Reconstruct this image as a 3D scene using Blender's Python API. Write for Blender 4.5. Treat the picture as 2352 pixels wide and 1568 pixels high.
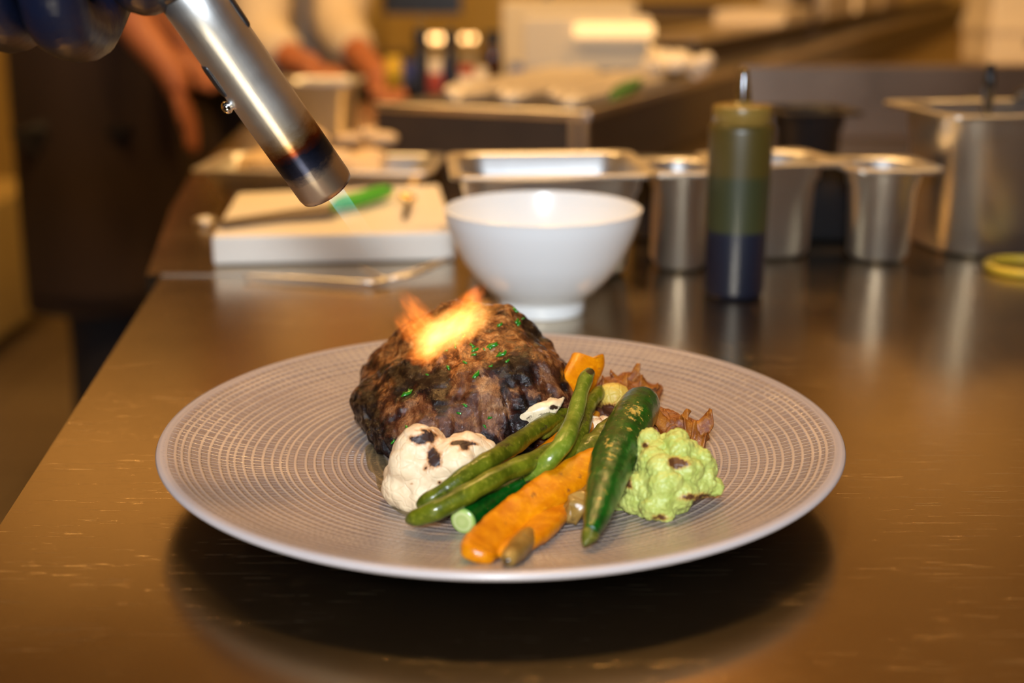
import bpy, bmesh, math, random
from math import sin, cos, pi, radians, sqrt, atan2, exp
from mathutils import Vector, Matrix, noise
from mathutils.bvhtree import BVHTree

for o in list(bpy.data.objects):
    bpy.data.objects.remove(o, do_unlink=True)
S = bpy.context.scene
COL = S.collection
random.seed(7)

# ------------------------------------------------------------------ camera
# counter top is z = 0, floor is z = -0.9
FPX = 2940.0
PITCH = radians(16.2)
CAM = Vector((0.0, 0.0, 0.222))
cd = bpy.data.cameras.new('camera')
cam = bpy.data.objects.new('camera', cd)
COL.objects.link(cam)
cam.location = CAM
cam.rotation_euler = (pi / 2 - PITCH, 0, 0)
cd.sensor_width = 36.0
cd.lens = 36.0 * FPX / 2352.0
cd.clip_start = 0.02
cd.dof.use_dof = True
cd.dof.focus_distance = 0.555
cd.dof.aperture_fstop = 4.6
S.camera = cam
S.view_settings.view_transform = 'Standard'
S.view_settings.look = 'None'
S.view_settings.gamma = 1.0
S.view_settings.use_curve_mapping = False
S.view_settings.exposure = 0.0

# ------------------------------------------------------------------ world and lights
W = bpy.data.worlds.new('world')
S.world = W
W.use_nodes = True
W.node_tree.nodes['Background'].inputs[0].default_value = (1.0, 0.62, 0.3, 1)
W.node_tree.nodes['Background'].inputs[1].default_value = 0.006


def area(name, loc, target, size, power, color, size_y=None):
    l = bpy.data.lights.new(name, 'AREA')
    l.energy = power
    l.color = color
    l.size = size
    if size_y:
        l.shape = 'RECTANGLE'
        l.size_y = size_y
    o = bpy.data.objects.new(name, l)
    COL.objects.link(o)
    o.location = loc
    d = Vector(target) - Vector(loc)
    o.rotation_euler = d.to_track_quat('-Z', 'Y').to_euler()
    return o


WARM = (1.0, 0.57, 0.19)
# photographer's flash with a small diffuser, just behind and over the camera
area('flash_light', (-0.03, -0.30, 0.45), (0.02, 0.75, 0.03), 0.13, 14.0, (0.82, 0.91, 1.0))
# warm kitchen ceiling lamps
area('ceiling_lamp_light', (0.12, 1.35, 1.75), (0.08, 0.9, 0), 0.2, 17, WARM)
area('ceiling_lamp_light', (-0.7, 1.5, 1.75), (-0.55, 2.6, 0), 0.5, 28, WARM)
area('ceiling_lamp_light', (0.8, 1.6, 1.75), (1.0, 3.4, 0), 0.5, 32, WARM)
area('ceiling_lamp_light', (0.2, 3.2, 1.75), (0.2, 7.0, 1.0), 0.6, 48, WARM)


# ------------------------------------------------------------------ placing helpers
def ray(px, py):
    v = Vector(((px - 1176) / FPX, (784 - py) / FPX, -1))
    c, s = cos(PITCH), sin(PITCH)
    # camera axes in the world
    right = Vector((1, 0, 0))
    fwd = Vector((0, c, -s))
    up = Vector((0, s, c))
    return right * v.x + up * v.y + fwd


def gp(px, py, z=0.0):
    d = ray(px, py)
    return CAM + d * ((z - CAM.z) / d.z)


def dp(px, py, depth):
    return CAM + ray(px, py) * depth


def yp(px, py, Y):
    d = ray(px, py)
    return CAM + d * (Y / d.y)


def pix(p):
    v = p - CAM
    c, s = cos(PITCH), sin(PITCH)
    d = v.y * c - v.z * s
    u = v.y * s + v.z * c
    return 1176 + FPX * v.x / d, 784 - FPX * u / d


# ------------------------------------------------------------------ object helpers
def tag(o, label=None, cat=None, group=None, kind=None):
    if label: o['label'] = label
    if cat: o['category'] = cat
    if group: o['group'] = group
    if kind: o['kind'] = kind
    return o


def empty(name, loc=(0, 0, 0), rz=0.0):
    o = bpy.data.objects.new(name, None)
    COL.objects.link(o)
    o.empty_display_size = 0.02
    o.location = loc
    o.rotation_euler = (0, 0, rz)
    return o


def mesh(name, verts, faces, mat=None, parent=None, smooth=True):
    me = bpy.data.meshes.new(name)
    me.from_pydata([tuple(v) for v in verts], [], faces)
    me.validate()
    bm = bmesh.new(); bm.from_mesh(me)
    bmesh.ops.recalc_face_normals(bm, faces=bm.faces)
    bm.to_mesh(me); bm.free()
    me.polygons.foreach_set('use_smooth', [smooth] * len(me.polygons))
    o = bpy.data.objects.new(name, me)
    COL.objects.link(o)
    if mat: me.materials.append(mat)
    if parent: o.parent = parent
    return o


def frombm(name, bm, mat=None, parent=None, smooth=True):
    me = bpy.data.meshes.new(name)
    bmesh.ops.recalc_face_normals(bm, faces=bm.faces)
    bm.to_mesh(me); bm.free()
    me.polygons.foreach_set('use_smooth', [smooth] * len(me.polygons))
    o = bpy.data.objects.new(name, me)
    COL.objects.link(o)
    if mat: me.materials.append(mat)
    if parent: o.parent = parent
    return o


def bake(o):
    """replace an object's mesh by its evaluated mesh"""
    dg = bpy.context.evaluated_depsgraph_get()
    dg.update()
    me = bpy.data.meshes.new_from_object(o.evaluated_get(dg))
    mats = list(o.data.materials)
    o.modifiers.clear()
    o.data = me
    me.materials.clear()
    for m in mats: me.materials.append(m)
    me.polygons.foreach_set('use_smooth', [True] * len(me.polygons))
    return o


def lathe(name, prof, mat, parent=None, seg=64, loc=(0, 0, 0), axis=None, close=False):
    """prof: list of (r, z); axis: direction vector for z"""
    vs, fs = [], []
    rows = []
    for r, z in prof:
        if r < 1e-7:
            rows.append([len(vs)]); vs.append(Vector((0, 0, z)))
        else:
            rows.append(list(range(len(vs), len(vs) + seg)))
            for i in range(seg):
                a = 2 * pi * i / seg
                vs.append(Vector((r * cos(a), r * sin(a), z)))
    n = len(rows)
    for k in range(n - 1 + (1 if close else 0)):
        A, B = rows[k], rows[(k + 1) % n]
        for i in range(seg):
            j = (i + 1) % seg
            if len(A) == 1 and len(B) == 1: break
            if len(A) == 1: fs.append((A[0], B[i], B[j]))
            elif len(B) == 1: fs.append((A[i], A[j], B[0]))
            else: fs.append((A[i], A[j], B[j], B[i]))
    o = mesh(name, vs, fs, mat, parent)
    o.location = loc
    if axis is not None:
        o.rotation_mode = 'QUATERNION'
        o.rotation_quaternion = Vector(axis).to_track_quat('Z', 'Y')
    return o


def box(name, size, mat, parent=None, loc=(0, 0, 0), rz=0.0, bevel=0.0, seg=2, base=True):
    """size x,y,z; z from 0 up when base"""
    bm = bmesh.new()
    bmesh.ops.create_cube(bm, size=1)
    for v in bm.verts:
        v.co.x *= size[0]; v.co.y *= size[1]; v.co.z *= size[2]
        if base: v.co.z += size[2] / 2
    if bevel > 0:
        bmesh.ops.bevel(bm, geom=list(bm.edges), offset=bevel, segments=seg, profile=0.6, affect='EDGES')
    o = frombm(name, bm, mat, parent, smooth=False)
    o.location = loc
    o.rotation_euler = (0, 0, rz)
    return o


def prism(name, pts, z0, z1, mat, parent=None, bevel=0.0):
    """vertical prism over a polygon of (x, y)"""
    bm = bmesh.new()
    f = bm.faces.new([bm.verts.new((p[0], p[1], z0)) for p in pts])
    r = bmesh.ops.extrude_face_region(bm, geom=[f])
    for v in r['geom']:
        if isinstance(v, bmesh.types.BMVert): v.co.z = z1
    if bevel > 0:
        bmesh.ops.bevel(bm, geom=list(bm.edges), offset=bevel, segments=3, profile=0.6, affect='EDGES')
    return frombm(name, bm, mat, parent, smooth=False)


def crom(pts, n):
    """Catmull-Rom resample of a list of tuples"""
    P = [pts[0]] + list(pts) + [pts[-1]]
    out = []
    k = len(pts) - 1
    for q in range(n + 1):
        t = q / n * k
        i = min(int(t), k - 1); f = t - i
        a, b, c, d = P[i], P[i + 1], P[i + 2], P[i + 3]
        out.append(tuple(0.5 * ((2 * b[j]) + (-a[j] + c[j]) * f + (2 * a[j] - 5 * b[j] + 4 * c[j] - d[j]) * f * f
                                + (-a[j] + 3 * b[j] - 3 * c[j] + d[j]) * f ** 3) for j in range(len(a))))
    return out


def tube(name, pts, rad, mat, parent=None, n=60, seg=20, flat=1.0, up=(0, 0, 1), lump=0.0, lfreq=9, seed=0,
         square=2.0, jit=0.0, twist=0.0):
    """pts: 3D points, rad: radii at points.  flat scales the section along 'up'.  square: superellipse power"""
    data = crom([tuple(p) + (r,) for p, r in zip(pts, rad)], n)
    vs, fs = [], []
    up = Vector(up)
    rows = []
    for i, q in enumerate(data):
        p = Vector(q[:3]); r = max(q[3], 1e-5)
        a = Vector(data[max(i - 1, 0)][:3]); b = Vector(data[min(i + 1, n)][:3])
        t = (b - a).normalized()
        side = t.cross(up)
        if side.length < 1e-4: side = t.cross(Vector((1, 0, 0)))
        side.normalize(); u = side.cross(t).normalized()
        ang0 = twist * i / n
        side, u = side * cos(ang0) + u * sin(ang0), u * cos(ang0) - side * sin(ang0)
        row = []
        for k in range(seg):
            th = 2 * pi * k / seg
            cx, cy = cos(th), sin(th)
            m = (abs(cx) ** square + abs(cy) ** square) ** (-1 / square)
            rr = r * m
            if lump: rr *= 1 + lump * sin(i / n * lfreq * 2 * pi + seed) * (0.4 + 0.6 * abs(cx))
            w = side * (cx * rr) + u * (cy * rr * flat)
            if jit:
                nn = noise.noise_vector((p + w) * 260 + Vector((seed, 3 * seed, 0)))
                w += nn * (jit * r)
                w *= 1 + jit * noise.noise((p + w) * 90 + Vector((seed, 0, 0)))
            row.append(len(vs)); vs.append(p + w)
        rows.append(row)
    for i in range(n):
        for k in range(seg):
            j = (k + 1) % seg
            fs.append((rows[i][k], rows[i][j], rows[i + 1][j], rows[i + 1][k]))
    for row in (rows[0], rows[-1]):
        c = len(vs); vs.append(sum((vs[i] for i in row), Vector()) / seg)
        for k in range(seg): fs.append((row[k], row[(k + 1) % seg], c))
    return mesh(name, vs, fs, mat, parent)


def skin(name, chains, mat, parent=None, sub=2, loc=(0, 0, 0)):
    """chains: list of lists of (x,y,z,r); points closer than 1e-5 are shared"""
    vs, es, rs = [], [], []

    def vid(p):
        for i, v in enumerate(vs):
            if (v - Vector(p[:3])).length < 1e-5: return i
        vs.append(Vector(p[:3])); rs.append(p[3]); return len(vs) - 1
    for c in chains:
        ids = [vid(p) for p in c]
        for a, b in zip(ids, ids[1:]): es.append((a, b))
    me = bpy.data.meshes.new(name)
    me.from_pydata([tuple(v) for v in vs], es, [])
    o = bpy.data.objects.new(name, me); COL.objects.link(o)
    m = o.modifiers.new('skin', 'SKIN'); m.use_smooth_shade = True
    for i, r in enumerate(rs):
        sv = me.skin_vertices[0].data[i]
        rr = r if isinstance(r, tuple) else (r, r)
        sv.radius = rr; sv.use_root = (i == 0)
    if sub:
        s = o.modifiers.new('sub', 'SUBSURF'); s.levels = sub; s.render_levels = sub
    me.materials.append(mat)
    bake(o)
    if parent: o.parent = parent
    o.location = loc
    return o


def rrect(w, d, r, n=7):
    """rounded rectangle loop, centred"""
    r = min(r, w / 2 - 1e-5, d / 2 - 1e-5)
    pts = []
    for cx, cy, a0 in ((w / 2 - r, d / 2 - r, 0), (-w / 2 + r, d / 2 - r, pi / 2), (-w / 2 + r, -d / 2 + r, pi),
                       (w / 2 - r, -d / 2 + r, 3 * pi / 2)):
        for k in range(n + 1):
            a = a0 + (pi / 2) * k / n
            pts.append((cx + r * cos(a), cy + r * sin(a)))
    return pts


def loft(name, loops, mat, parent=None, cap0=True, cap1=False, smooth=True):
    vs, fs = [], []
    n = len(loops[0])
    for L in loops: vs += L
    for k in range(len(loops) - 1):
        for i in range(n):
            j = (i + 1) % n
            fs.append((k * n + i, k * n + j, (k + 1) * n + j, (k + 1) * n + i))
    if cap0: fs.append(tuple(range(n)))
    if cap1: fs.append(tuple((len(loops) - 1) * n + i for i in range(n)))
    return mesh(name, vs, fs, mat, parent, smooth)


# ------------------------------------------------------------------ materials
class NT:
    def __init__(self, name):
        self.m = bpy.data.materials.new(name); self.m.use_nodes = True
        self.t = self.m.node_tree; self.b = self.t.nodes['Principled BSDF']; self.out = self.t.nodes['Material Output']

    def n(self, typ, **kw):
        nd = self.t.nodes.new(typ)
        for k, v in kw.items():
            if k.startswith('i_'):
                key = k[2:]
                nd.inputs[int(key) if key.isdigit() else key.replace('_', ' ')].default_value = v
            else: setattr(nd, k, v)
        return nd

    def l(self, a, b): self.t.links.new(a, b)

    def coord(self, scale=(1, 1, 1), rot=(0, 0, 0), kind='Object'):
        c = self.n('ShaderNodeTexCoord'); mp = self.n('ShaderNodeMapping')
        mp.inputs['Scale'].default_value = scale; mp.inputs['Rotation'].default_value = rot
        self.l(c.outputs[kind], mp.inputs['Vector']); return mp.outputs[0]

    def noise(self, vec, scale, detail=4, rough=0.55, dist=0.0):
        nd = self.n('ShaderNodeTexNoise', i_Scale=scale, i_Detail=detail, i_Roughness=rough, i_Distortion=dist)
        self.l(vec, nd.inputs['Vector']); return nd.outputs[0]

    def ramp(self, fac, stops, interp='LINEAR'):
        r = self.n('ShaderNodeValToRGB'); r.color_ramp.interpolation = interp
        e = r.color_ramp.elements
        while len(e) < len(stops): e.new(0.5)
        for i, (p, c) in enumerate(stops):
            e[i].position = p
            e[i].color = (c, c, c, 1) if not isinstance(c, tuple) else (c + (1,) if len(c) == 3 else c)
        self.l(fac, r.inputs[0]); return r.outputs[0]

    def mix(self, fac, a, b, mode='MIX'):
        m = self.n('ShaderNodeMix', data_type='RGBA', blend_type=mode)
        for k_, (s, v) in enumerate(((m.inputs[0], fac), (m.inputs[6], a), (m.inputs[7], b))):
            if isinstance(v, (int, float)): s.default_value = v if k_ == 0 else (v, v, v, 1)
            elif isinstance(v, tuple): s.default_value = v + (1,) if len(v) == 3 else v
            else: self.l(v, s)
        return m.outputs[2]

    def math(self, op, a, b=None, c=None):
        m = self.n('ShaderNodeMath', operation=op)
        for i, v in enumerate((a, b, c)):
            if v is None: continue
            if isinstance(v, (int, float)): m.inputs[i].default_value = v
            else: self.l(v, m.inputs[i])
        return m.outputs[0]

    def attr(self, name):
        return self.n('ShaderNodeAttribute', attribute_name=name).outputs['Fac']

    def bump(self, h, dist=0.001, strength=1.0, prev=None):
        b = self.n('ShaderNodeBump', i_Strength=strength, i_Distance=dist)
        self.l(h, b.inputs['Height'])
        if prev is not None: self.l(prev, b.inputs['Normal'])
        return b.outputs[0]

    def set(self, **kw):
        names = dict(color='Base Color', rough='Roughness', metal='Metallic', normal='Normal', ior='IOR', trans='Transmission Weight',
                     coat='Coat Weight', coatr='Coat Roughness', sss='Subsurface Weight', spec='Specular IOR Level', aniso='Anisotropic',
                     emis='Emission Color', emis_s='Emission Strength', alpha='Alpha', sssr='Subsurface Radius', ssss='Subsurface Scale')
        for k, v in kw.items():
            s = self.b.inputs[names[k]]
            if isinstance(v, (int, float)): s.default_value = v
            elif isinstance(v, tuple): s.default_value = v + (1,) if (len(v) == 3 and k in ('color', 'emis')) else v
            else:
                self.l(v, s)
                if k == 'normal': self.l(v, self.b.inputs['Coat Normal'])
        return self.m


def simple(name, color, rough=0.5, metal=0.0, var=0.12, scale=30, bump=0.0, **kw):
    t = NT(name)
    v = t.coord()
    f = t.noise(v, scale)
    c = t.mix(f, tuple(x * (1 - var) for x in color), tuple(min(1, x * (1 + var)) for x in color))
    t.set(color=c, rough=rough, metal=metal, **kw)
    if bump: t.set(normal=t.bump(t.noise(v, scale * 6), bump))
    return t.m


def steel(name, color=(0.62, 0.6, 0.58), rough=0.28, brush=(1, 1, 60), amp=0.12, aniso=0.0):
    t = NT(name)
    v = t.coord(brush)
    f = t.noise(v, 12, 6, 0.65)
    blot = t.noise(t.coord(), 14, 3)
    r = t.math('ADD', rough - amp / 2, t.math('MULTIPLY', f, amp))
    r = t.math('ADD', r, t.math('MULTIPLY', t.math('SUBTRACT', blot, 0.5), 0.12))
    t.set(color=t.mix(blot, tuple(x * 0.85 for x in color), color), metal=1.0, rough=r, aniso=aniso,
          normal=t.bump(f, 0.00012, 0.6))
    return t.m


def make_counter_mat():
    t = NT('worn_counter_steel')
    v = t.coord()
    # fine scratches in several directions
    h = None
    for i, (ang, sx, sy, th) in enumerate(((0.35, 22, 1300, 0.69), (-0.6, 18, 1100, 0.71), (1.2, 20, 1200, 0.72), (0.1, 14, 1500, 0.69), (2.3, 18, 1000, 0.72), (0.8, 26, 1400, 0.71))):
        mp = t.coord((sx, sy, 1), (0, 0, ang))
        nn = t.noise(mp, 1.0, 2, 0.5, 0.15)
        s = t.ramp(nn, [(th, 0.0), (th + 0.03, 1.0)])
        h = s if h is None else t.math('MAXIMUM', h, s)
    area_m = t.ramp(t.noise(v, 6, 3), [(0.40, 0.05), (0.62, 1.0)])
    h = t.math('MULTIPLY', h, area_m)
    cloud = t.noise(v, 5, 4, 0.6)
    col = t.mix(cloud, (0.39, 0.295, 0.175), (0.50, 0.39, 0.25))
    col = t.mix(t.math('MULTIPLY', h, 0.2), col, (0.8, 0.72, 0.6))
    r = t.math('ADD', 0.17, t.math('MULTIPLY', t.noise(v, 8, 5, 0.6), 0.10))
    r = t.math('ADD', r, t.math('MULTIPLY', h, 0.12))
    grit = t.noise(v, 900, 3, 0.7)
    t.set(color=col, metal=1.0, rough=r, normal=t.bump(t.math('ADD', t.math('MULTIPLY', h, -0.6), t.math('MULTIPLY', grit, 0.25)), 0.00012, 0.7))
    return t.m


M = {}
M['counter'] = make_counter_mat()
M['steel'] = steel('stainless_steel', (.88, .87, .86), rough=0.36)
M['steel_dark'] = steel('dull_steel', (0.32, 0.30, 0.28), 0.36)
M['steel_panel'] = steel('brushed_panel_steel', (0.20, 0.20, 0.23), 0.36, (2, 2, 50))
M['steel_trim'] = steel('trim_steel', (0.75, 0.7, 0.66), 0.3)
M['porcelain'] = simple('white_porcelain', (0.84, 0.84, 0.83), 0.24, var=0.01)
M['board'] = simple('white_plastic_board', (0.82, 0.76, 0.68), 0.45, var=0.04, scale=8, bump=0.0002)
M['black'] = simple('black_plastic', (0.012, 0.012, 0.014), 0.35)
M['black_cloth'] = simple('black_cloth', (0.012, 0.010, 0.012), 0.9)
M['brown_cloth'] = simple('brown_apron_cloth', (0.022, 0.009, 0.005), 0.9, var=0.35, scale=7)
M['cream_cloth'] = simple('cream_cloth', (0.62, 0.52, 0.40), 0.85, var=0.15, scale=5)
M['skin'] = simple('skin', (0.38, 0.13, 0.055), 0.5, var=0.12, scale=20)
M['hair'] = simple('dark_hair', (0.03, 0.02, 0.015), 0.6)
M['green_plastic'] = simple('green_plastic', (0.07, 0.42, 0.03), 0.4, var=0.05)
M['yellow_plastic'] = simple('yellow_rubber', (0.62, 0.42, 0.03), 0.5, var=0.08)
M['wall'] = simple('ochre_wall', (0.54, 0.40, 0.14), 0.8, var=0.12, scale=2)
M['wall_light'] = simple('pale_wall', (0.70, 0.62, 0.48), 0.7, var=0.05, scale=2)
M['ceiling'] = simple('ceiling_paint', (0.42, 0.30, 0.17), 0.9, var=0.03)
M['shelf_dark'] = simple('dark_brown_wood', (0.05, 0.028, 0.014), 0.6, var=0.3)
M['white_plastic'] = simple('cream_plastic', (0.78, 0.70, 0.58), 0.4, var=0.03)
M['red'] = simple('red_label', (0.35, 0.05, 0.03), 0.5)
M['blue'] = simple('blue_cloth', (0.03, 0.05, 0.25), 0.7)


def floor_mat():
    t = NT('beige_floor_tile')
    v = t.coord()
    b = t.n('ShaderNodeTexBrick', i_Scale=1.0)
    b.offset = 0.0
    b.inputs['Color1'].default_value = (0.22, 0.16, 0.09, 1)
    b.inputs['Color2'].default_value = (0.20, 0.145, 0.08, 1)
    b.inputs['Mortar'].default_value = (0.13, 0.09, 0.05, 1)
    b.inputs['Mortar Size'].default_value = 0.006
    b.inputs['Brick Width'].default_value = 0.3
    b.inputs['Row Height'].default_value = 0.3
    t.l(v, b.inputs['Vector'])
    t.set(color=b.outputs[0], rough=0.45)
    return t.m


M['floor'] = floor_mat()


def glow(name, color, s):
    t = NT(name)
    t.set(color=(0.8, 0.7, 0.5), emis=color, emis_s=s)
    return t.m


# ------------------------------------------------------------------ the room
def quad(name, pts, mat):
    o = mesh(name, pts, [tuple(range(len(pts)))], mat, smooth=False)
    tag(o, kind='structure')
    return o


FZ, CZ = -0.9, 1.9
RX0, RX1, RY0, RY1 = -2.6, 3.4, -1.6, 7.2


def slab(name, a, b, mat):
    a, b = Vector(a), Vector(b)
    o = box(name, tuple(b - a), mat, None, ((a.x + b.x) / 2, (a.y + b.y) / 2, a.z))
    return tag(o, kind='structure')


slab('floor', (RX0, RY0, FZ - 0.1), (RX1, RY1, FZ), M['floor'])
slab('ceiling', (RX0, RY0, CZ), (RX1, RY1, CZ + 0.1), M['ceiling'])
slab('wall_back', (RX0, RY1, FZ - 0.1), (RX1, RY1 + 0.1, CZ + 0.1), M['wall'])
slab('wall_front', (RX0, RY0 - 0.1, FZ - 0.1), (RX1, RY0, CZ + 0.1), M['shelf_dark'])
slab('wall_left', (RX0 - 0.1, RY0, FZ - 0.1), (RX0, RY1, CZ + 0.1), M['wall'])
slab('wall_right', (RX1, RY0, FZ - 0.1), (RX1 + 0.1, RY1, CZ + 0.1), M['wall'])

# unseen glowing panels added so that the counter mirrors a warm golden patch
M['panel_glow'] = glow('warm_panel', (1.0, .50, .13), 1.1)
for (x_, y_, w_, d_, lab) in ((-1.5, 5.2, 1.5, 1.5, 'large warm ceiling lamp panel over the far left of the kitchen'), (0.2, 5.6, 1.2, 1.2, 'warm ceiling lamp panel over the middle of the kitchen'),
                              (1.9, 5.4, 1.0, 1.0, 'smaller warm ceiling lamp panel over the far right of the kitchen')):
    r_ = empty('ceiling_lamp', (x_, y_, CZ - .05)); tag(r_, lab, 'lamp')
    box('frame', (w_ + .06, d_ + .06, .03), M['steel_trim'], r_, (0, 0, .02))
    box('diffuser', (w_, d_, .02), M['panel_glow'], r_, (0, 0, 0))

# ------------------------------------------------------------------ counters
eA, eB = gp(0, 1205), gp(372, 632)
dE = (eB - eA) / (eB.y - eA.y)
eN = eA + dE * (-0.6 - eA.y)      # edge run toward the camera
seamY = eB.y
c1 = empty('steel_counter', (0.4, 0.3, FZ))
tag(c1, 'worn brushed steel counter carrying the dinner plate in the foreground', 'counter')


def child_world(o, parent):
    o.parent = parent
    o.matrix_parent_inverse = Matrix.Translation(parent.location).inverted() if parent.rotation_euler.z == 0 else parent.matrix_basis.inverted()
    return o


top1 = prism('counter_top', [(eN.x, eN.y), (2.9, eN.y), (2.9, seamY), (eB.x, seamY)], -0.03, 0.0, M['counter'])
child_world(top1, c1)
cab = prism('cabinet', [(eN.x + .06, eN.y + .04), (2.84, eN.y + .04), (2.84, seamY - .01), (eB.x + .06, seamY - .01)], FZ, -0.03, M['steel_dark'])
child_world(cab, c1)
c2 = empty('steel_counter', (0.4, 1.6, FZ))
tag(c2, 'second steel counter behind the joint, carrying the cutting board and steel pans', 'counter')
fB = gp(392, 480)
e2 = (eB.x - 0.012, seamY + 0.0002)
pts2 = [e2, (2.9, seamY + 0.0002), (2.9, 6.8), (2.03, 6.8), (0.12, 2.25), (-0.42, 2.25), (fB.x - 0.03, fB.y + 0.2), (fB.x, fB.y)]
top2 = prism('counter_top', pts2, -0.03, 0.0, M['counter'])
child_world(top2, c2)
cx2, cy2 = 0.7, 1.9
cab2 = prism('cabinet', [(cx2 + (x - cx2) * .94, cy2 + (y - cy2) * .94) for x, y in pts2], FZ, -0.03, M['steel_dark'])
child_world(cab2, c2)
strip = box('seam_strip', (0.09, 0.002, 0.0016), M['steel_trim'], None, (eB.x + 0.045, seamY + 0.0005, -0.0006))
child_world(strip, c2)

# ------------------------------------------------------------------ the plate
PC = Vector((-0.0048, 0.545, 0.0))


def plate_mat():
    t = NT('taupe_embossed_glaze')
    c = t.n('ShaderNodeTexCoord')
    sep = t.n('ShaderNodeSeparateXYZ'); t.l(c.outputs['Object'], sep.inputs[0])
    x, y = sep.outputs[0], sep.outputs[1]
    r = t.math('SQRT', t.math('ADD', t.math('MULTIPLY', x, x), t.math('MULTIPLY', y, y)))
    wob = t.math('MULTIPLY', t.math('SUBTRACT', t.noise(c.outputs['Object'], 30, 2), 0.5), 0.0012)
    rr = t.math('ADD', r, wob)
    ang = t.math('ARCTAN2', y, x)

    def vor(val, scale, rnd):
        v = t.n('ShaderNodeTexVoronoi', voronoi_dimensions='1D', feature='DISTANCE_TO_EDGE')
        v.inputs['Scale'].default_value = scale; v.inputs['Randomness'].default_value = rnd
        t.l(val, v.inputs['W']); return v.outputs['Distance']
    ring = vor(rr, 270, 0.85)
    rl = t.ramp(ring, [(0.0, 1.0), (0.12, 0.8), (0.26, 0.0)])
    # radial strokes: finer count outside, coarser inside; strokes broken up by noise
    nz = t.math('MULTIPLY', t.math('SUBTRACT', t.noise(t.coord((160, 160, 160)), 1, 2), 0.5), 0.012)
    a2 = t.math('ADD', ang, nz)
    s1 = t.ramp(vor(a2, 34, 0.8), [(0.0, 1.0), (0.06, .8), (0.13, 0.0)])
    s2 = t.ramp(vor(a2, 22, 0.8), [(0.0, 1.0), (0.04, .8), (0.09, 0.0)])
    sel = t.ramp(r, [(0.085, 0.0), (0.1, 1.0)])
    st = t.mix(sel, s2, s1)
    edge = t.ramp(r, [(0.144, 1.0), (0.1475, 0.0)])
    lines = t.math('MULTIPLY', t.math('MAXIMUM', rl, t.math('MULTIPLY', st, 1.0)), edge)
    spot = t.noise(c.outputs['Object'], 60, 4)
    lines2 = t.math('MULTIPLY', lines, t.ramp(t.noise(c.outputs['Object'], 22, 3), [(0.3, 0.45), (0.7, 1.0)]))
    base = t.mix(spot, (0.195, 0.153, 0.143), (0.25, 0.197, 0.182))
    col = t.mix(t.math('MULTIPLY', lines2, 0.8), base, (0.62, 0.47, 0.34))  # line colour also carries the warm light caught by the ridges
    dots = t.ramp(t.noise(c.outputs['Object'], 420, 1), [(0.78, 0.0), (0.80, 1.0)])
    col = t.mix(dots, col, (0.08, 0.05, 0.04))
    rimc = t.ramp(r, [(0.1465, 0.0), (0.149, 1.0)])
    col = t.mix(t.math('MULTIPLY', rimc, 0.6), col, (0.55, 0.50, 0.50))
    t.set(color=col, rough=0.3, normal=t.bump(lines, 0.0005, 0.9), coat=0.15, coatr=0.15)
    return t.m


def make_plate():
    prof = [(0, 0.0045), (0.045, 0.0045), (0.048, 0.004), (0.050, 0.0005), (0.054, 0.0), (0.0575, 0.002), (0.060, 0.006), (0.085, 0.0095),
            (0.11, 0.0125), (0.130, 0.016), (0.143, 0.0195), (0.1485, 0.0215), (0.1505, 0.0228), (0.1512, 0.0240), (0.1505, 0.0251),
            (0.1488, 0.0254), (0.146, 0.0247), (0.138, 0.0218), (0.125, 0.0178), (0.11, 0.0147), (0.09, 0.0118), (0.07, 0.0100),
            (0.045, 0.0092), (0.02, 0.009), (0, 0.009)]
    e = [prof[0]]
    for a, b in zip(prof, prof[1:]): e.append(b)
    o = lathe('dinner_plate', e, plate_mat(), seg=180, loc=PC)
    o.data.materials.append(simple('dark_unglazed_underside', (.035, .028, .028), .55))  # dark colour puts the shade beneath the plate into its underside
    for p in o.data.polygons:
        c = p.center
        if p.normal.z < 0.0 and sqrt(c.x ** 2 + c.y ** 2) < .1490: p.material_index = 1
    tag(o, 'large round taupe dinner plate embossed with fine concentric rings', 'plate')
    return o


make_plate()
TOPZ = [(0, .009), (.02, .009), (.045, .0092), (.07, .0100), (.09, .0118), (.11, .0147), (.125, .0178), (.138, .0218), (.146, .0247)]


def plz(x, y):
    r = sqrt((x - PC.x) ** 2 + (y - PC.y) ** 2)
    for (a, za), (b, zb) in zip(TOPZ, TOPZ[1:]):
        if r <= b: return za + (zb - za) * (r - a) / (b - a)
    return .0254


def pp(px, py, h=0.0):
    """point seen at a pixel, h above the plate's surface"""
    z = 0.012
    for _ in range(6):
        p = gp(px, py, z + h)
        z = plz(p.x, p.y)
    return gp(px, py, z + h)


def fieldattr(o, name, spots, world=True):
    """soft stain mask: spots = (px, py, rx, ry, weight)"""
    me = o.data
    a = me.attributes.new(name, 'FLOAT', 'POINT')
    vals = []
    mw = o.matrix_basis
    for v in me.vertices:
        x, y = pix(mw @ v.co)
        s = 0.0
        for (cx, cy, rx, ry, w) in spots:
            d = ((x - cx) / rx) ** 2 + ((y - cy) / ry) ** 2
            if d < 9: s += w * exp(-d)
        vals.append(s)
    a.data.foreach_set('value', vals)


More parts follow.
